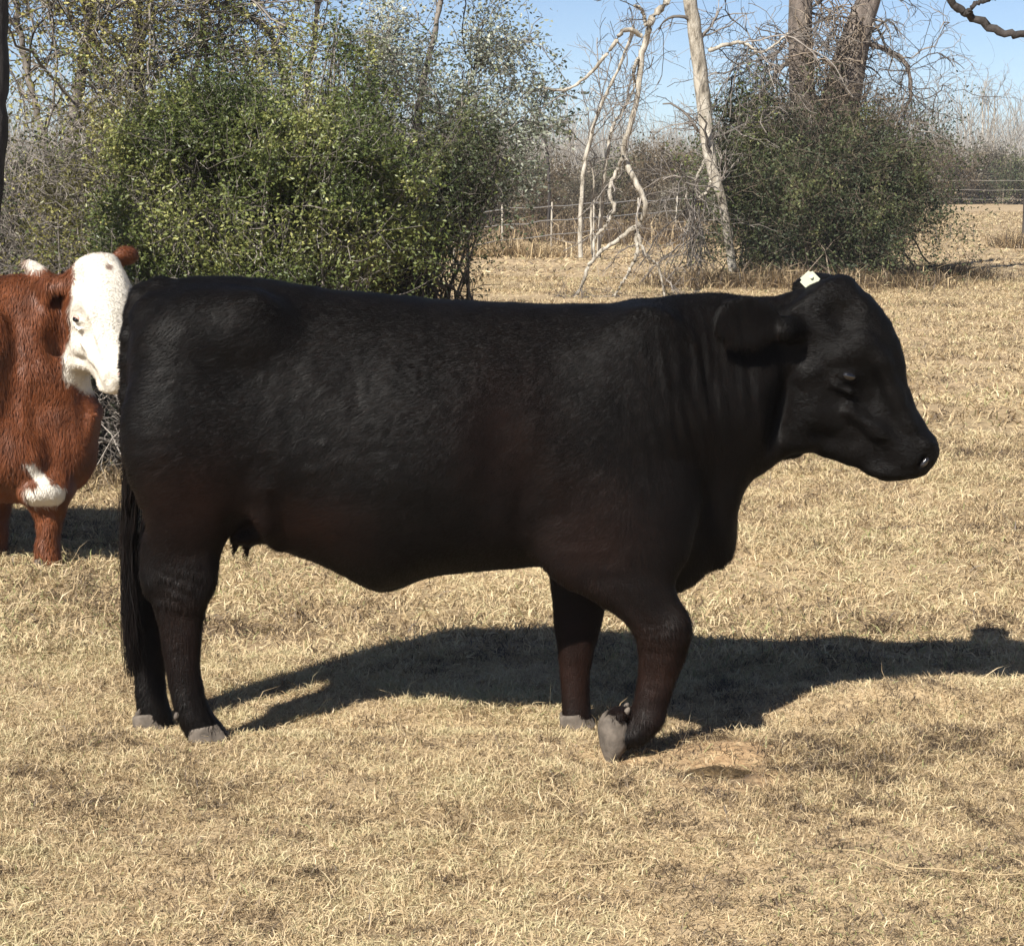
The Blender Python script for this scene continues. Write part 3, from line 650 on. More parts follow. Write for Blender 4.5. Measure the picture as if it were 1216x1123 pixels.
# ------------------------------------------------------------------ red white-faced animal behind
def build_hereford():
    YH = 8.75; S = .95; psi = -1.0
    O = P(960, 400, YC); N = P(112, 349, YH-.10)
    def T(p):
        d = (np.asarray(p, float)-O)*S; c, q_ = math.cos(psi), math.sin(psi)
        return N+np.array([d[0]*c-d[1]*q_, d[0]*q_+d[1]*c, d[2]])
    root = empty('hereford_cow', (float(P(-200, 450, YH)[0]), YH, 0))
    Fd = Field((-4.35, 8.1, -.08), (-1.35, 9.45, 1.52), .0125)
    X = lambda a, b: P(a, b, YH)
    top = [(-520, 360), (-505, 338), (-480, 325), (-400, 322), (-200, 328), (-60, 330), (0, 330), (40, 326), (66, 322), (80, 345), (92, 420), (100, 455), (112, 472)]
    bot = [(-520, 430), (-500, 520), (-430, 575), (-350, 580), (-100, 588), (-20, 592), (20, 596), (50, 596), (72, 592), (92, 580), (106, 555), (114, 520), (118, 495)]
    top.append((118, 485))
    wd = [((-520, 400), .10), ((-500, 400), .18), ((-440, 400), .26), ((-250, 400), .34), ((-100, 400), .33), ((-20, 400), .27), ((40, 400), .19), ((80, 400), .14), ((118, 400), .09)]
    outline_loft(Fd, top, bot, wd, YH, (0, 450), 0, n=90, p=2.3, skew=.08, k=.03)
    for s in (-1, 1):
        Fd.ell(X(-20, 440)+[0, s*.21, 0], (.15, .08, .30), ang=-.25, k=.07)
        Fd.ell(X(20, 530)+[0, s*.18, 0], (.17, .09, .14), ang=-.4, k=.06)
        Fd.ell(X(-440, 430)+[0, s*.17, 0], (.20, .12, .26), k=.07)
    Fd.ell(X(52, 420), (.20, .17, .24), ang=.1, k=.07)
    Fd.ell(X(88, 520), (.10, .10, .20), ang=.1, k=.06)
    Fd.ell(X(42, 317), (.055, .03, .028), ang=-.45, k=.02)
    Fd.ell(X(60, 574)+[0, -.10, 0], (.115, .16, .075), ang=-.1, k=.03)
    yn, yf = YH-.10, YH+.18
    leg_loft(Fd, [(440, 10, 50, .02, -.12), (500, -10, 80, .07, -.05), (560, 10, 86, .09), (590, 34, 80, .065), (615, 42, 74, .055), (635, 44, 70, .045), (655, 42, 70, .05), (668, 40, 74, .045)], yn, k=.05)
    leg_loft(Fd, [(440, -40, 0, .02, .12), (500, -60, 30, .07, .05), (560, -40, 22, .09), (590, -28, 16, .065), (615, -20, 10, .055), (635, -18, 8, .045), (650, -20, 8, .05), (662, -20, 12, .04)], yf, k=.05)
    for Y, dx in ((yn, 0), (yf, 30)):
        leg_loft(Fd, [(380, -480+dx, -440+dx, .02), (430, -512+dx, -410+dx, .10), (520, -510+dx, -410+dx, .09), (565, -505+dx, -440+dx, .06), (590, -500+dx, -455+dx, .05), (630, -492+dx, -462+dx, .04), (655, -490+dx, -455+dx, .05), (668, -485+dx, -450+dx, .04)], Y, k=.05)
    head(Fd, T, psi, S, False)
    Fd.chain([X(-510, 345), X(-524, 380), X(-526, 500), X(-522, 600)], [.045, .03, .022, .03], k=.03)
    v, f = Fd.mesh(3); vn, _ = vnormals(v, f)
    def pxy(v):
        d = np.array([0, math.cos(PITCH), -math.sin(PITCH)]); up = np.array([0, math.sin(PITCH), math.cos(PITCH)])
        r_ = v-np.array([0, 0, CAM_H]); dep = r_@d; return W0/2+F_PX*v[:, 0]/dep, H0/2-F_PX*(r_@up)/dep
    x, y, z = v.T; px, py = pxy(v)
    nk = np.exp(-((px-45)/55)**2-((py-440)/90)**2)
    wr = nk*.030*(vnoise(x*26+z*3, z*4.5, 5)-.5)+.010*(vnoise(x*18, z*18+y*9, 6)-.5)*(px < 78)
    wr += nk*.014*(vnoise(x*11, z*5, 9)-.5)
    v = v+vn*wr[:, None]
    def white(p):
        a, b = pxy(p); nz = 5*(vnoise(p[:, 0]*25, p[:, 2]*25, 3)-.5)
        ln = np.interp(b, [290, 320, 400, 425, 445, 465], [96, 88, 83, 76, 76, 82])
        m = sm(-2.5, 2.5, a+nz-ln)*sm(3, -3, b+nz-np.interp(a, [76, 95, 118, 160], [452, 463, 470, 480]))*sm(296, 304, b+nz)
        m = np.maximum(m, sm(0, 3, b+nz-(574+.10*np.abs(a-60)))*sm(26, 34, a)*sm(96, 88, a)*sm(602, 599, b+.3*nz)*(p[:, 1] < YH-.17))
        m = np.maximum(m, sm(10, 6, np.abs(a-46+nz-(b-565)*.75))*sm(545, 552, b)*sm(592, 586, b))
        m = np.maximum(m, .85*sm(15, 10, np.hypot(a-42, (b-314)*1.5)+nz))
        spot = sm(6, 4, np.hypot(a-131, b-318)+nz*1.2)*.75
        ec = T(P(962, 330, YC+.15)); spot = np.maximum(spot, sm(.080, .065, np.linalg.norm((p-ec)*[1, 1, 1.1], axis=1)+.002*nz))
        return np.clip(m-spot, 0, 1)
    meshobj('body', v, f, M_RED, root, {'tint': white(v)}, smooth=True)
    r = np.random.RandomState(7)
    def flow(p):
        a, b = pxy(p); nk = sm(-40, 20, a)*sm(95, 75, a)
        d = np.stack([-1+.9*nk+.6*(a > 85), np.zeros(len(a)), -.6-1.0*nk+.8*(a > 85)*(b < 460)], 1)
        d[:, 0] += 1.3*(vnoise(p[:, 0]*11, p[:, 2]*8, 41)-.5); d[:, 2] += .8*(vnoise(p[:, 0]*9, p[:, 2]*9, 42)-.5); return d
    def tf(p, r): return np.clip(white(p)*(.9+.1*r.rand(len(p)))+.02*r.randn(len(p)), 0, 1)
    def ln(p):
        a, b = pxy(p); return np.where(white(p) > .5, .012, np.where(a < 84, .032, .02))
    obj_from('coat_hair', [fur(v, f, 130000, flow, ln, .0012, r, tf, lift=.3, mask=lambda c: np.where(c[:, 0] > -2.5, 1., .12))], M_REDHAIR, root)
    for Y, cx in ((yn, 60), (yf, -4), (yn, -464), (yf, -434)):
        xx = float(P(cx, 660, Y)[0]); hoofmesh('hoof', (xx, Y, float(gh(xx, Y))-.01), .13, .06, .105, 0, M_HOOF, root)
    for s in (-1, 1):
        e = T(P(1006, 440, YC)+[0, s*.134, 0]); eb = blob('eye', e, (.018, .015, .012), M_EYE, root, (0, .3, psi))
        blob('eyelid', T(P(1004, 437, YC)+[0, s*.126, 0]), (.024, .017, .017), M_PINK, root, (0, .3, psi), sub=eb)
    blob('nose_pad', T(P(1098, 530, YC)), (.030, .062, .038), M_PINK, root, (0, .5, psi))
    tag(root, 'rusty red white-faced cow with white brisket patch, half hidden behind the black one', 'cow')
build_hereford()

# ------------------------------------------------------------------ vegetation tools
def unit(a): return a/(np.linalg.norm(a, axis=-1, keepdims=True)+1e-9)
def tubes(paths, rad, tint, sides=4):
    """paths (N,M,3), rad (N,M), tint (N,)"""
    N, M, _ = paths.shape
    d = unit(np.gradient(paths, axis=1)); ref = np.where(np.abs(d[..., 2:3]) > .8, [1., 0, 0], [0, 0, 1.])
    a = unit(np.cross(d, ref)); b = np.cross(d, a)
    th = np.linspace(0, 2*np.pi, sides, endpoint=False)
    V = paths[:, :, None]+(a[:, :, None]*np.cos(th)[None, None, :, None]+b[:, :, None]*np.sin(th)[None, None, :, None])*rad[:, :, None, None]
    I = np.arange(N*M*sides).reshape(N, M, sides); J = np.roll(I, -1, 2)
    q_ = np.stack([I[:, :-1], J[:, :-1], J[:, 1:], I[:, 1:]], -1).reshape(-1, 4)
    return V.reshape(-1, 3), [q_], np.repeat(tint, M*sides)
def walk(st, dr, ln, r, steps=6, wob=.25, grav=0., up=0.):
    """random-walk polylines"""
    N = len(st); pts = [st]; d = unit(dr)
    ln = np.broadcast_to(ln, (N,))
    for i in range(steps):
        d = unit(d+r.randn(N, 3)*wob+np.array([0, 0, up-grav*(i/steps)])); pts.append(pts[-1]+d*(ln/steps)[:, None])
    p = np.stack(pts, 1); p[..., 2] = np.maximum(p[..., 2], gh(p[..., 0], p[..., 1])+.01); return p
def spawn(paths, rad, k, r, t0=.25, ang=.8, lr=.5, rr=.55, steps=5, wob=.25, grav=0., up=0., ln=None):
    N, M, _ = paths.shape; i = np.repeat(np.arange(N), k); t = t0+(1-t0)*r.rand(len(i)); f = t*(M-1); j = np.minimum(f.astype(int), M-2); w_ = (f-j)[:, None]
    st = paths[i, j]*(1-w_)+paths[i, j+1]*w_; pd = unit(paths[i, j+1]-paths[i, j])
    d = unit(pd+unit(r.randn(len(i), 3))*ang)
    L = np.linalg.norm(np.diff(paths, axis=1), axis=2).sum(1)[i]*lr*(.5+r.rand(len(i))) if ln is None else ln*(.5+r.rand(len(i)))
    p = walk(st, d, L, r, steps, wob, grav, up); r0 = rad[i, j]*rr
    return p, r0[:, None]*np.linspace(1, .35, steps+1)[None]
def leaves(c, size, r, tint, aspect=.5, flat=.0):
    n = len(c); a = unit(r.randn(n, 3)*[1, 1, .7]); nn = unit(r.randn(n, 3)+[0, 0, flat]); b = unit(np.cross(a, nn)); s_ = (size*(.6+.8*r.rand(n)))[:, None]
    up = unit(np.cross(a, b))
    V = np.stack([c-a*s_*.5, c+b*s_*aspect*.5+up*s_*.12, c+a*s_*.5, c-b*s_*aspect*.5+up*s_*.12], 1).reshape(-1, 3); bb = np.arange(n)[:, None]*4
    return V, [np.concatenate([bb+np.array([[0, 1, 2]]), bb+np.array([[0, 2, 3]])])], np.repeat(tint, 4)
def curve(pts, Y, rpx, n=26, r=None, wob=.0, yj=0.):
    """smooth tube along traced points at distance Y; rpx in photo pixels"""
    p = P([q_[0] for q_ in pts], [q_[1] for q_ in pts], Y)
    if yj: p[:, 1] += yj*np.sin(np.arange(len(p))*1.7+pts[0][0])
    t = np.arange(len(p)); tt = np.linspace(0, len(p)-1, n)
    def cr(a):
        i = np.clip(tt.astype(int), 0, len(a)-2); f = (tt-i)[:, None]; g_ = lambda j: a[np.clip(j, 0, len(a)-1)]
        p0, p1, p2, p3 = g_(i-1), g_(i), g_(i+1), g_(i+2)
        return .5*((2*p1)+(-p0+p2)*f+(2*p0-5*p1+4*p2-p3)*f*f+(-p0+3*p1-3*p2+p3)*f**3)
    q_ = cr(p); rr = np.interp(tt, t, rpx)*Y/F_PX
    if wob and r is not None:
        am = np.minimum(1, .02/rr)**1.3; q_ = q_+r.randn(n, 3)*(wob*rr*am)[:, None]; rr = rr*(1+.15*r.randn(n)*min(1, wob*2)*am)
    return q_[None], rr[None]
one = np.ones(1)
def in_ell(n, c, rd, r, shell=.35, seed=0, freq=1.6, cut=.38):
    """points in an ellipsoid, denser outside, with gaps carved by noise"""
    out = np.zeros((0, 3)); c = np.array(c); rd = np.array(rd)
    while len(out) < n:
        d = unit(r.randn(n*2, 3)); q_ = d*(r.rand(n*2, 1)**shell); q_ *= 1+.35*(vnoise(d[:, 0]*2.6+seed, d[:, 2]*2.6+d[:, 1], seed+3)-.4)[:, None]
        p = c+q_*rd; k = vnoise(p[:, 0]*freq+p[:, 1]*.6*freq, p[:, 2]*freq+seed, seed)*.6+vnoise(p[:, 0]*freq*2.6+p[:, 1]*freq, p[:, 2]*freq*2.6, seed+1)*.4 > cut
        k &= p[:, 2] > gh(p[:, 0], p[:, 1])+.03; out = np.concatenate([out, p[k]])
    return out[:n]
def shrub(name, label, cat, base, c, rd, r, nstem=60, ntwig=3, nleaf=30000, lsize=.03, stem_r=.012, mstem=None, mleaf=None, seed=0, group=None,
          cut=.38, freq=1.6, aspect=.5, spread=.05, tw=.22, lshell=.35, tb=0., spreadbase=.25, dead=0, kstem='stems'):
    root = empty(name, tuple(base)); base = np.array(base, float)
    tg = in_ell(nstem, c, rd, r, .45, seed, freq, cut*.8)
    b = base+r.randn(nstem, 3)*[spreadbase, spreadbase*.7, 0]; b[:, 2] = gh(b[:, 0], b[:, 1])-.02
    t = np.linspace(0, 1, 9)[None, :, None]; mid = (b+tg)/2+[0, 0, .25*rd[2]]+r.randn(nstem, 3)*.12*np.mean(rd)
    p = (1-t)**2*b[:, None]+2*t*(1-t)*mid[:, None]+t*t*tg[:, None]; p[:, 1:-1] += r.randn(nstem, 7, 3)*.02*np.mean(rd)
    rad = stem_r*(.5+r.rand(nstem))[:, None]*np.linspace(1, .3, 9)[None]
    parts = [tubes(p, rad, r.rand(nstem))]
    q_, qr = spawn(p, rad, ntwig, r, .35, 1.0, steps=5, wob=.3, ln=tw*2.2, rr=.5); parts.append(tubes(q_, np.maximum(qr, stem_r*.14), r.rand(len(q_)), 3))
    q2, qr2 = spawn(q_, qr, ntwig, r, .2, 1.0, steps=4, wob=.35, ln=tw, rr=.5); parts.append(tubes(q2, np.maximum(qr2, stem_r*.09), r.rand(len(q2)), 3))
    if dead:
        st = in_ell(dead, c, rd, r, .25, seed+5, freq, .2); dd = r.randn(dead, 3)*[1, .6, .8]+[0, 0, .3]
        q3 = walk(st, dd, .35*np.mean(rd)*(.4+r.rand(dead)), r, 6, .35); parts.append(tubes(q3, np.full(q3.shape[:2], stem_r*.28)*np.linspace(1, .4, 7), .5+.5*r.rand(dead), 3))
    if nleaf:
        m = int(nleaf*.55); kc = 16; nc = m//kc+1; cen = in_ell(nc, c, rd, r, lshell, seed, freq, cut); L_ = lsize*6
        dd = unit(r.randn(nc, 3)+[0, 0, .5]); tl = r.rand(nc, kc, 1)*L_
        sp = (cen[:, None]+dd[:, None]*tl+r.randn(nc, kc, 3)*lsize*.55).reshape(-1, 3)[:m]; sprig_t = np.repeat(.16*r.randn(nc), kc)[:m]
        parts.append(tubes(np.stack([cen, cen+dd*L_*.5+r.randn(nc, 3)*lsize*.2, cen+dd*L_], 1), np.full((nc, 3), lsize*.05), r.rand(nc)*.7, 3)); cc = np.concatenate([sp,
            q2[r.randint(0, len(q2), nleaf-m), r.randint(1, q2.shape[1], nleaf-m)]+r.randn(nleaf-m, 3)*spread])
        ti = np.clip(.42+.12*r.randn(nleaf)+np.concatenate([sprig_t, np.zeros(nleaf-m)])+.7*(vnoise(cc[:, 0]*freq*1.7+seed, cc[:, 2]*freq*1.7+cc[:, 1], 77)-.5)+tb, 0, 1)
        obj_from('foliage', [leaves(cc, lsize, r, ti, aspect)], mleaf or M_LEAF, root)
    obj_from(kstem, parts, mstem or M_TWIG, root)
    tag(root, label, cat, group); return root
def X3(px, Y, z=0.): return np.array([(px-W0/2)/F_PX*Y/ (math.cos(PITCH)) * math.cos(PITCH), Y, z])
def at(px, py, Y): return P(px, py, Y)
R1 = np.random.RandomState(21)

# ---- left evergreen shrubs
def shr(name, label, cx, cy, rx, ry, Y, **kw):
    c = at(cx, cy, Y); s = Y/F_PX; rd = (rx*s, kw.pop('ryd', rx*s*.7), ry*s); bx = kw.pop('bx', cx)
    return shrub(name, label, 'shrub', X3(bx, Y), c, rd, R1, **kw)
shr('evergreen_shrub', 'largest bright green leafy shrub, directly behind the black rump', 308, 246, 176, 146, 11.8, nstem=170, ntwig=3, nleaf=150000, lsize=.024, seed=4, tb=.16, stem_r=.011, cut=.45, freq=2.1, dead=420, lshell=.5, tw=.28)
shr('evergreen_shrub', 'yellow-green leafy shrub just above the red animal', 160, 250, 120, 130, 12.3, nstem=110, ntwig=4, nleaf=19000, lsize=.024, seed=5, mleaf=M_YLEAF, mstem=M_TWIG, cut=.46, freq=2.6, dead=800, lshell=.5, tw=.3)
shr('evergreen_shrub', 'tall leafy dark green shrub rising beside the silvery tree', 392, 135, 62, 110, 12.8, nstem=60, nleaf=19000, lsize=.025, seed=8, tb=-.02, cut=.44, freq=2.8, dead=120, lshell=.5, tw=.3)
rs = shr('evergreen_shrub', 'low dark shrub with bare splayed stems at the right end of the thicket', 500, 208, 92, 88, 13., nstem=90, nleaf=24000, lsize=.025, seed=12, tb=-.02, mleaf=M_OLIVE, mstem=M_DARKTWIG, cut=.40, freq=2.4, dead=160, bx=470)
prt = []
for pts in ([(440, 280), (470, 312), (500, 335), (548, 366)], [(455, 285), (488, 305), (520, 330), (551, 358)], [(430, 290), (440, 320), (458, 345), (470, 372)], [(500, 300), (515, 325), (530, 350), (538, 372)],
            [(420, 300), (412, 325), (430, 350), (434, 374)], [(470, 300), (462, 325), (480, 345), (500, 372)]):
    p_, r_ = curve(pts, 12.6, [2.6, 2.2, 1.8, 1.3], 16, R1, 1.0, .2); prt.append(tubes(p_, r_, one*.25, 5))
    q_, qr = spawn(p_, r_, 10, R1, .1, .9, steps=5, ln=.22, rr=.5, wob=.3, grav=.1); prt.append(tubes(q_, qr, R1.rand(len(q_))*.6, 3))
obj_from('splayed_stems', prt, M_DARKTWIG, rs)
shr('dark_thicket_shrub', 'dark shaded twiggy shrub low at the left edge behind the red back', 30, 290, 110, 120, 12.9, nstem=120, ntwig=4, nleaf=9000, lsize=.026, seed=14, mleaf=M_OLIVE, mstem=M_TWIG, cut=.3, dead=900, tw=.3)
shr('dark_thicket_shrub', 'dark olive undergrowth deep behind the bright green shrub', 215, 330, 215, 130, 13.9, nstem=160, ntwig=3, nleaf=40000, lsize=.034, seed=15, mleaf=M_OLIVE, mstem=M_DARKTWIG, cut=.25, tb=-.15, dead=300)

shr('dark_thicket_shrub', 'grey brown twiggy shrub seen between the red chest and the black rump', 120, 470, 120, 95, 11.4, nstem=150, ntwig=5, nleaf=9000, lsize=.022, seed=17, mleaf=M_OLIVE, mstem=M_TWIG, cut=.2, dead=1200, tw=.25, tb=-.1, spreadbase=.5)
# ---- trees with twiggy crowns
def tree(name, label, paths, Y, mat, r, k1=10, k2=6, k3=5, l1=1.2, l2=.6, l3=.3, tr_=.004, ang=.9, grav=0., nleaf=0, lsize=.03, mleaf=None, mtwig=None, tb=0, group=None, t0=.15, cat='tree', spread=.06, wob=.25, up=0., leafdroop=0, yj=.1, twigname='crown', sides=10):
    c0 = P(paths[0][0][0][0], paths[0][0][0][1], Y); root = empty(name, (float(c0[0]), Y, 0)); parts = []; tw = []; lf = []
    for pts, rp in paths:
        p_, r_ = curve(pts, Y, rp, 40, r, .34, yj); parts.append(tubes(p_, r_, one, sides))
        if k1:
            a, ar = spawn(p_, r_, k1, r, t0, ang, steps=8, wob=wob, ln=l1, rr=.35, grav=grav, up=up); ar = ar*np.minimum(1, tr_*5/ar[:, :1]); ar = np.maximum(ar, tr_*1.6)
            tw.append(tubes(a, ar, r.rand(len(a)), 4)); b, br = spawn(a, ar, k2, r, .15, ang, steps=6, wob=wob, ln=l2, rr=.55, grav=grav); br = np.maximum(br, tr_)
            tw.append(tubes(b, br, r.rand(len(b)), 3)); c_, cr_ = spawn(b, br, k3, r, .1, ang, steps=5, wob=wob, ln=l3, rr=.6, grav=grav); cr_ = np.maximum(cr_, tr_*.6)
            tw.append(tubes(c_, cr_, r.rand(len(c_)), 3)); lf.append(c_)
    obj_from('trunk', parts, mat, root, smooth=True)
    if tw: obj_from(twigname, tw, mtwig or M_TWIG, root)
    if nleaf:
        c_ = np.concatenate(lf); cc = c_[r.randint(0, len(c_), nleaf), r.randint(0, c_.shape[1], nleaf)]+r.randn(nleaf, 3)*spread
        if leafdroop: cc[:, 2] -= leafdroop*r.rand(nleaf)**2
        ti = np.clip(.45+.22*r.randn(nleaf)+.6*(vnoise(cc[:, 0]*2, cc[:, 2]*2, 7)-.5)+tb, 0, 1)
        obj_from('foliage', [leaves(cc, lsize, r, ti)], mleaf or M_LEAF, root)
    tag(root, label, cat, group); return root
R2 = np.random.RandomState(33)
tree('bare_tree', 'dark shaded trunk at the far left edge of the photo', [([(-22, 590), (-18, 300), (-14, 150), (-18, -60), (-30, -400)], [24, 22, 21, 20, 16])], 10.6, M_DARKBARK, R2, k1=5, l1=.6, l2=.5, l3=.3, t0=.5, mtwig=M_DARKTWIG, tr_=.003)
tree('bare_tree', 'grey twiggy tree with scattered yellow leaves above the red animal', [([(60, 520), (75, 300), (90, 120), (110, -40), (125, -200)], [10, 9, 7, 5, 3]), ([(80, 250), (40, 120), (10, -20)], [5, 4, 3]), ([(88, 200), (150, 90), (190, -30)], [4, 3, 2])], 13.2, M_GREYBARK, R2, k1=17, k2=6, k3=5, l1=1.0, l2=.5, l3=.3, tr_=.0045, nleaf=15000, lsize=.030, mleaf=M_YLEAF, tb=.18)
tree('bare_tree', 'bare grey tree of dense tangled twigs left of the sky gap', [([(190, 500), (185, 280), (170, 100), (160, -40), (155, -200)], [9, 8, 6, 5, 3]), ([(183, 220), (225, 110), (250, -20)], [4, 3, 2]), ([(178, 160), (120, 60), (90, -40)], [4, 3, 2])], 14.0, M_GREYBARK, R2, k1=12, k2=6, k3=4, l1=.8, l2=.5, l3=.3, tr_=.0045, nleaf=1500, lsize=.03, mleaf=M_YLEAF)
tree('leafy_vine_tree', 'thin dark tree with sparse leaf tufts standing in the sky gap', [([(262, 480), (255, 300), (247, 130), (243, 50), (238, -60)], [4, 4, 3.5, 2.5, 2]), ([(290, 480), (300, 250), (300, 120), (285, 60)], [3, 3, 2.5, 1.5])], 14.6, M_DARKBARK, R2, k1=9, k2=4, k3=3, l1=.55, l2=.3, l3=.2, tr_=.003, nleaf=3800, lsize=.034, mleaf=M_OLIVE, mtwig=M_DARKTWIG, tb=-.2, spread=.04)
tree('bare_tree', 'bare branch tree arching dark twigs over the sky gap', [([(340, 480), (350, 200), (330, 60), (295, 18), (225, -5), (150, -40)], [7, 6, 4, 3, 2.2, 2]), ([(350, 200), (372, 60), (380, -60)], [4, 3, 2])], 15., M_DARKBARK, R2, k1=12, k2=4, k3=3, l1=.6, l2=.35, l3=.25, tr_=.003, mtwig=M_DARKTWIG, t0=.45, nleaf=1500, lsize=.03, mleaf=M_OLIVE)
tree('silvery_tree', 'tall silvery grey-green tree with loose ragged crown left of centre', [([(485, 400), (490, 260), (500, 120), (520, 20), (530, -90)], [6, 5, 4, 3, 2]), ([(492, 230), (450, 130), (425, 50)], [3, 2.5, 1.5]), ([(495, 190), (545, 120), (572, 70)], [3, 2, 1.2]), ([(492, 240), (550, 190), (590, 170)], [2.5, 2, 1.2])], 16.5, M_GREYBARK, R2, k1=13, k2=5, k3=4, l1=.55, l2=.35, l3=.22, tr_=.0035, nleaf=17000, lsize=.036, mleaf=M_SILVER, spread=.06, t0=.2, tb=.12)
# sparse lone limb and thin far saplings near the centre
tree('bare_sapling', 'thin dark sapling with drooping leafy tip right of the silvery tree', [([(650, 283), (652, 230), (648, 170), (632, 135), (618, 122)], [2, 1.8, 1.6, 1.2, .8])], 49., M_DARKBARK, R2, k1=8, k2=4, k3=3, l1=1., l2=.6, l3=.4, tr_=.008, nleaf=900, lsize=.11, mleaf=M_OLIVE, mtwig=M_TWIG, t0=.5)

# ---- pale trunks in the gap
R3 = np.random.RandomState(44)
tree('white_bark_tree', 'pale barked leaning trunk left of the big bush by the fence', [([(874, 340), (868, 300), (856, 235), (843, 190), (836, 120), (826, 40), (812, -40), (795, -160)], [5.6, 5.2, 5.4, 7.5, 9, 8.5, 8, 6]), ([(842, 60), (880, 50), (905, 62), (935, 40)], [2.5, 2, 1.6, 1]), ([(838, 190), (824, 215), (812, 238)], [2, 1.6, 1]), ([(845, 205), (840, 225), (822, 245), (818, 275)], [2.4, 2, 1.8, 1.2])], 29.8, M_PALEBARK, R3, k1=9, k2=4, k3=4, l1=1.0, l2=.6, l3=.35, tr_=.006, t0=.2, grav=.15)
tree('fallen_limb', 'broken pale forked limb hanging from above with its tips on the grass', [([(800, -50), (793, 0), (774, 22), (768, 48), (762, 70), (757, 110), (748, 150), (741, 182), (754, 215), (766, 240), (762, 262), (754, 272)], [4.5, 4, 4.2, 3.8, 3.5, 3.2, 3.2, 3.4, 3.4, 3.2, 3, 2.8]),
    ([(754, 270), (730, 288), (704, 308), (692, 335), (684, 356)], [3, 2.6, 2.4, 2, 1.5]), ([(756, 270), (756, 300), (745, 325), (730, 352)], [2.6, 2.2, 1.8, 1.3]), ([(757, 275), (765, 300), (782, 318), (790, 352)], [2.2, 1.9, 1.6, 1.2]),
    ([(741, 185), (732, 205), (724, 228), (729, 248), (718, 270), (707, 282), (705, 305)], [2.6, 2.4, 2.3, 2.2, 2, 1.8, 1.4]), ([(762, 42), (742, 36), (722, 62), (696, 92), (668, 107), (640, 104)], [3, 2.6, 2.3, 2, 1.7, 1.3]), ([(768, 30), (762, 12), (752, 8)], [2.5, 2, 1.5]), ([(757, 70), (752, 85), (754, 98)], [2, 2, 1.4])], 27., M_PALEBARK, R3, k1=4, k2=3, k3=3, l1=.5, l2=.3, l3=.2, tr_=.004, t0=.2, cat='fallen limb', mtwig=M_TWIG, grav=.1, twigname='side_branches', sides=8)
tree('bare_sapling', 'leftmost of the thin pale saplings behind the wire fence', [([(689, 306), (690, 240), (696, 185), (712, 130), (735, 80), (752, 30)], [3, 2.7, 2.4, 2, 1.6, 1])], 38., M_PALEBARK, R3, k1=12, k2=4, k3=3, l1=1., l2=.6, l3=.35, tr_=.006, t0=.35, up=.1)
tree('bare_sapling', 'second pale sapling from the left behind the wire fence', [([(711, 306), (715, 240), (719, 195), (728, 150), (740, 132), (760, 90)], [2.8, 2.5, 2.3, 2, 1.6, 1])], 38.6, M_PALEBARK, R3, k1=10, k2=4, k3=3, l1=1., l2=.6, l3=.35, tr_=.006, t0=.35, up=.1)
tree('bare_sapling', 'shortest thin pale sapling just left of the second one at the fence', [([(704, 306), (702, 260), (705, 215), (700, 190)], [1.6, 1.5, 1.2, .8])], 38.3, M_PALEBARK, R3, k1=6, k2=3, k3=2, l1=.6, l2=.4, l3=.3, tr_=.005, t0=.4)

# ---- big vine-wrapped tree and its bush
R4 = np.random.RandomState(55)
tree('vine_wrapped_tree', 'big double trunk wrapped in bare vines, rising out of the dark bush', [([(962, 335), (958, 200), (952, 100), (950, 20), (955, -120), (945, -300)], [17, 16, 15, 14, 13, 10]), ([(975, 335), (985, 200), (1000, 110), (1018, 40), (1045, -40), (1090, -200)], [20, 22, 23, 17, 12, 9]),
    ([(1015, 45), (1052, 60), (1076, 75), (1082, 110), (1072, 140)], [4, 3, 2.4, 2, 1.2]), ([(948, 60), (912, 100), (890, 150)], [3, 2.4, 1.6]), ([(950, 20), (925, 60), (905, 70)], [3, 2.2, 1.4])], 31., M_VINEBARK, R4, k1=14, k2=6, k3=4, l1=1.15, l2=.7, l3=.4, tr_=.0055, t0=.25, grav=.25, ang=1.1, wob=.38, yj=.05)
vt = empty('climbing_vine', tuple(X3(985, 30.6)))
n_ = 300; st = at(950+75*R4.rand(n_), 330-300*R4.rand(n_), 30.7); st[:, 1] -= .15*R4.rand(n_); pv = walk(st, R4.randn(n_, 3)*[.5, .15, .3]+[0, 0, 1], .9*(.5+R4.rand(n_)), R4, 8, .4)
pv[..., 1] = np.clip(pv[..., 1], 30.3, 30.9); obj_from('vine_stems', [tubes(pv, np.full(pv.shape[:2], .009), R4.rand(n_), 4)], M_BROWNTWIG, vt)
tag(vt, 'tangled bare brown vines climbing the double trunk', 'vine')
c = at(985, 238, 30.4)
shrub('dense_bush', 'dark rounded bush around the foot of the double trunk', 'bush', X3(985, 30.4), c, (1.55, 1.15, 1.22), R4, nstem=170, ntwig=4, nleaf=120000, lsize=.048, stem_r=.014, mleaf=M_OLIVE, mstem=M_BROWNTWIG, seed=31, cut=.45, freq=1.9, spread=.08, tw=.5, tb=-.02, dead=900, lshell=.5, spreadbase=.6)
c = at(900, 190, 30.9)
shrub('dense_bush', 'green leafy bush between the pale leaning trunk and the dark bush', 'bush', X3(905, 30.9), c, (.62, .6, .9), R4, nstem=60, ntwig=3, nleaf=16000, lsize=.06, stem_r=.014, mleaf=M_LEAF, mstem=M_TWIG, seed=36, cut=.42, freq=1.8, spread=.08, tw=.35, tb=-.05, dead=250)
c = at(985, 150, 30.7)
shrub('bare_vine_tangle', 'bare brown twig tangle capping the dark bush', 'twigs', X3(985, 30.7), c, (1.5, 1., .75), R4, nstem=90, ntwig=5, nleaf=1500, lsize=.05, stem_r=.014, mleaf=M_BROWNLEAF, mstem=M_BROWNTWIG, seed=38, cut=.3, freq=1.5, tw=.5, dead=450)

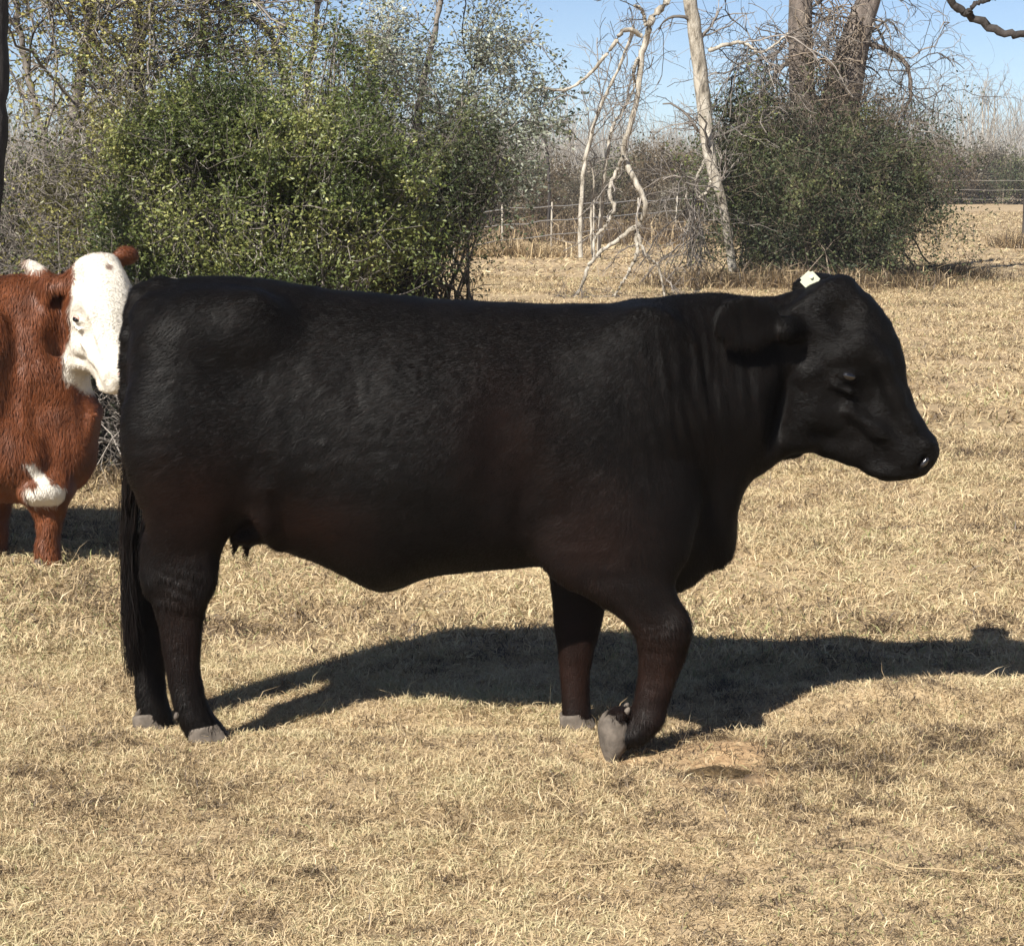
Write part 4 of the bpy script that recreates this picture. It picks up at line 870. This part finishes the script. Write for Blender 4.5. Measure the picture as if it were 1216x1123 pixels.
# ---- overhanging limb from a tree right of the frame
R5 = np.random.RandomState(66)
tree('oak_tree', 'dark bare limb reaching in at the top right corner', [([(1560, 620), (1550, 300), (1540, 60), (1535, -300)], [36, 32, 30, 22]), ([(1545, 150), (1430, 70), (1310, 22), (1216, 40), (1185, 37), (1160, 22), (1140, 12), (1120, -8), (1095, -40)], [16, 11, 8, 4.6, 5, 4.6, 4.2, 4, 3]), ([(1148, 16), (1160, 4), (1185, -3), (1205, -14)], [3, 2.6, 2.2, 1.6])], 9.5, M_DARKBARK, R5, k1=0, yj=.02)

# ---- wire fences
def fence(label, pts, wires, post_every, mat_post, name='wire_fence', ph=1.0, pr=.03):
    root = empty(name, (pts[0][0], pts[0][1], 0)); A = np.array(pts, float)
    L = np.concatenate([[0], np.cumsum(np.linalg.norm(np.diff(A, axis=0), axis=1))])
    for h in wires:
        t = np.linspace(0, L[-1], int(L[-1]/1.0)+2); x = np.interp(t, L, A[:, 0]); y = np.interp(t, L, A[:, 1])
        z = h-.03*np.abs(np.sin(t/post_every*np.pi))+.01*R5.randn(len(t)); obj_from('wire', [tubes(np.stack([x, y, z], -1)[None], np.full((1, len(t)), .011 if pts[0][1] < 80 else .0045), one, 4)], M_WIRE, root)
    for t in np.arange(0, L[-1]+.01, post_every):
        x, y = np.interp(t, L, A[:, 0]), np.interp(t, L, A[:, 1]); lean = R5.randn()*.03
        pp = np.array([[[x, y, -.1], [x+lean*.5, y, ph*.5], [x+lean, y, ph*.995], [x+lean, y, ph]]]); obj_from('post', [tubes(pp, np.array([[pr, pr, pr*.95, .002]]), one, 8)], mat_post, root)
    tag(root, label, 'fence'); return root
M_WIRE = plain('galvanised_wire', (.45, .42, .37), .45, .6, .1)
M_POST = bark('weathered_post', [(.3, (.22, .19, .15)), (.7, (.50, .45, .37))], 9)
fpt = lambda px, Y: (float((px-W0/2)/F_PX*Y), Y)
fence('three-strand wire fence with thin posts across the middle distance', [fpt(540, 36.5), fpt(600, 40), fpt(700, 46), fpt(790, 52), fpt(900, 60)], (.92, .62, .32), 3.4, M_POST, pr=.02)
fence('low distant wire fence crossing behind the open field at right', [fpt(1040, 92), fpt(1216, 86), fpt(1330, 82)], (1.2, .8, .4), 9, M_DARKBARK, ph=1.3, pr=.04)
b0 = empty('fence_post', tuple(X3(1214, 45)))
pp = np.array([[[0, 0, -.1], [0, 0, .8], [.01, 0, 1.50], [.01, 0, 1.585], [.01, 0, 1.6]]])+X3(1214, 45); obj_from('shaft', [tubes(pp, np.array([[.085, .08, .08, .08, .004]]), one, 12)], M_DARKBARK, b0)
pp = np.array([[[0, 0, 1.45], [0, 0, 1.61], [0, 0, 1.615]]])+X3(1214, 45)+[.01, 0, 0]; obj_from('cap', [tubes(pp, np.array([[.088, .088, .003]]), one, 12)], M_TAG, b0)
tag(b0, 'dark wooden post with a white top at the right edge', 'post')

# ---- brown brush beyond the fence
R6 = np.random.RandomState(77)
kinds = []
spots = [(520, 58, 1.5, 2.0), (575, 60, 1.7, 2.2), (612, 63, 1.6, 2.0), (655, 66, 1.5, 1.8), (700, 62, 1.4, 1.5), (742, 67, 1.6, 2.1), (782, 64, 1.7, 2.3), (820, 68, 1.7, 2.2), (858, 63, 1.5, 1.8), (640, 58, 1.1, 1.2), (805, 58, 1.2, 1.3), (545, 64, 1.6, 2.4), (1120, 98, 2.2, 2.4), (1165, 100, 2.4, 2.6), (1210, 97, 2.3, 2.2), (1095, 104, 2.2, 3.0)]
proto = {}
for i, (px_, Y, w_, h_) in enumerate(spots):
    kd = (i % 3)
    if kd not in proto:
        base = np.array([0, 0, 0.]); rt = shrub('brush_shrub', 'brown leafless brush clump in the far row beyond the wire fences', 'brush', base, np.array([0, 0, .55]), (.62, .55, .5), R6, nstem=70, ntwig=4, nleaf=7000, lsize=.050, stem_r=.010, mleaf=[M_BROWNLEAF, M_FARLEAF, M_OLIVE][kd], mstem=M_BROWNTWIG, seed=50+kd, cut=.36, freq=3.5, tw=.22, spread=.04, tb=.05, spreadbase=.2, group='brush clumps beyond the wire fences')
        proto[kd] = rt; o = rt
    else:
        src = proto[kd]; o = src.copy(); COL.objects.link(o)
        for ch in src.children:
            c2 = ch.copy(); COL.objects.link(c2); c2.parent = o
    kinds.append(o); o.location = X3(px_, Y); o.scale = (w_*1.05, w_*1.05, h_*.95); o.rotation_euler = (0, 0, R6.rand()*6.28)
# far bare woods
n_ = 2600; Y = 105+95*R6.rand(n_); x = (R6.rand(n_)*2-1)*.36*Y+2; st = np.stack([x, Y, 0*x], -1); hh = (2.2+4.3*R6.rand(n_)**1.8)*(.5+.75*vnoise(x*.10, Y*.02, 5))
pv = walk(st, R6.randn(n_, 3)*[.10, .1, 0]+[0, 0, 1], hh, R6, 6, .08); rv = (.03+.028*R6.rand(n_))[:, None]*np.linspace(1, .4, 7)
q_, qr = spawn(pv, rv, 6, R6, .25, .7, steps=4, wob=.2, ln=1.6, rr=.5, up=.15); q2, qr2 = spawn(q_, qr, 3, R6, .2, .7, steps=3, wob=.2, ln=.9, rr=.7, up=.1)
o = obj_from('far_woods', [tubes(pv, rv, R6.rand(n_), 4), tubes(q_, np.maximum(qr, .014), R6.rand(len(q_)), 3), tubes(q2, np.maximum(qr2, .010), R6.rand(len(q2)), 3)], M_FARTWIG); tag(o, 'pale bare woods along the horizon', 'woods', kind='stuff')
n_ = 150000; Y = 112+55*R6.rand(n_); x = (R6.rand(n_)*2-1)*.38*Y; z = (.8+2.6*vnoise(x*.22, Y*.05, 9)+1.0*vnoise(x*.8, Y*.2, 10))*R6.rand(n_)**.8
ti = np.clip(.4+.25*R6.randn(n_)+.7*(vnoise(x*.3, Y*.3, 4)-.5), 0, 1)
o = obj_from('far_undergrowth', [leaves(np.stack([x, Y, z], -1), .16, R6, ti, .6)], M_FARLEAF); tag(o, 'low grey-brown undergrowth below the far woods', 'undergrowth', kind='stuff')
for k, (px_, h_) in enumerate(((1166, 145), (1173, 150), (1180, 140))):
    tree('birch_trunk', ['thin white far trunk, left one of three at the upper right horizon', 'thin white far trunk, middle one of three at the upper right horizon', 'thin white far trunk, right one of three at the upper right horizon'][k], [([(px_, 233), (px_, 200), (px_+1, h_), (px_+1, h_-30)], [1.2, 1.1, .9, .4])], 124., M_PALEBARK, R6, k1=6, k2=3, k3=2, l1=1.5, l2=.8, l3=.5, tr_=.012, mtwig=M_FARTWIG, t0=.5, up=.3)

# ---- tall dead weeds
def weeds(label, cx, Y, wx, wy, n, L, wd, seed, tb=.0):
    r = np.random.RandomState(seed); x = (cx-W0/2)/F_PX*Y+wx*r.randn(n); y = Y+wy*r.randn(n)
    t_ = np.clip(.42+.2*r.randn(n)+tb, 0, .88)
    o = obj_from('dead_weeds', [blades(n, 0, 0, 0, L, wd, None, '', lie=(.6, 1.5), seed=seed, pos=(x, y), tint=t_)], M_GRASS); tag(o, label, 'weeds', kind='stuff')
weeds('tall dead weeds round the foot of the pale leaning trunk', 850, 29.5, .5, .4, 1500, .30, .006, 3, -.22)
weeds('brown dead weeds skirting the dark bush', 985, 29.4, .8, .35, 3600, .30, .006, 4, -.22)
weeds('low dark weeds in the field right of the dark bush', 1095, 31.5, .55, .35, 2600, .26, .006, 6, -.28)
weeds('straw-coloured weed tuft by the fence post at left', 612, 39.5, .55, .3, 2200, .45, .008, 8, .0)
weeds('grey weeds along the foot of the wire fence', 740, 49, 2.8, 2.0, 9000, .5, .010, 9, -.32)
weeds('weed tuft behind the wire fence at right', 1203, 44, .3, .3, 700, .35, .008, 10, -.2)
weeds('shaded dead weeds under the green shrubs', 300, 10.9, .9, .2, 4200, .16, .003, 12, -.22)

# ---- dung pat right of the lifted hoof
M_DUNG = plain('old_dung', (.085, .058, .030), .95, .1, .75, 55, .03)
yy = 5.60; bx = float(P(852, 935, yy)[0]); th = np.linspace(0, 2*np.pi, 40, endpoint=False); V = []; nr = 9
for i in range(nr):
    f = i/(nr-1)
    for t_ in th:
        k = 1+.35*(vnoise(np.array(math.cos(t_)*2+9), np.array(math.sin(t_)*2+9), 3)-.5)+.12*math.sin(5*t_)
        x_, y_ = bx+.105*k*f*math.cos(t_), yy+.060*k*f*math.sin(t_)
        V.append([x_, y_, float(gh(x_, y_))+.024*(1-f**1.6)*(.7+.6*float(vnoise(np.array(x_*60), np.array(y_*60), 5)))-.006*(f > .98)])
Q = [(i*40+j, (i+1)*40+j, (i+1)*40+(j+1) % 40, i*40+(j+1) % 40) for i in range(nr-1) for j in range(40)]
dp = meshobj('dung_pat', V, np.array(Q), M_DUNG, smooth=True); tag(dp, 'dark brown dried clump in the grass below right of the lifted hoof', 'dung')

# ---- loose straws
def straw(label, pts, r0=.0013):
    q_ = np.array([[P(a, b, GY(b))[0], GY(b), 0] for a, b in pts], float); t = np.linspace(0, len(q_)-1, 24); q2 = np.stack([np.interp(t, range(len(q_)), q_[:, k]) for k in range(3)], -1)
    q2[:, 2] = gh(q2[:, 0], q2[:, 1])+.028+.006*np.sin(t*4); o = obj_from('straw_stalk', [tubes(q2[None], np.full((1, 24), r0), one*.62, 5)], M_GRASS); tag(o, label, 'straw')
straw('longest straw stalk lying at the lower right of the grass', [(1000, 1020), (1060, 1036), (1130, 1046), (1216, 1046)])
straw('straw stalk lying flat in the lower middle of the grass', [(640, 1028), (700, 1028), (765, 1024)])

# ---- thin air haze over the pasture
m = bpy.data.materials.new('haze_air'); m.use_nodes = True; n = m.node_tree; n.nodes.clear()
o_ = n.nodes.new('ShaderNodeOutputMaterial'); pv_ = n.nodes.new('ShaderNodeVolumePrincipled')
pv_.inputs['Color'].default_value = (.92, .95, 1, 1); pv_.inputs['Density'].default_value = .0005; pv_.inputs['Anisotropy'].default_value = .0
n.links.new(pv_.outputs[0], o_.inputs['Volume'])
hv = np.array([[x, y, z] for x in (-90, 90) for y in (-6, 260) for z in (-1.2, 14)], float)
hf = np.array([[0, 1, 3, 2], [4, 6, 7, 5], [0, 4, 5, 1], [2, 3, 7, 6], [0, 2, 6, 4], [1, 5, 7, 3]])
hz = meshobj('haze', hv, hf, m); tag(hz, kind='stuff', label='thin pale haze over the distant pasture', cat='haze')
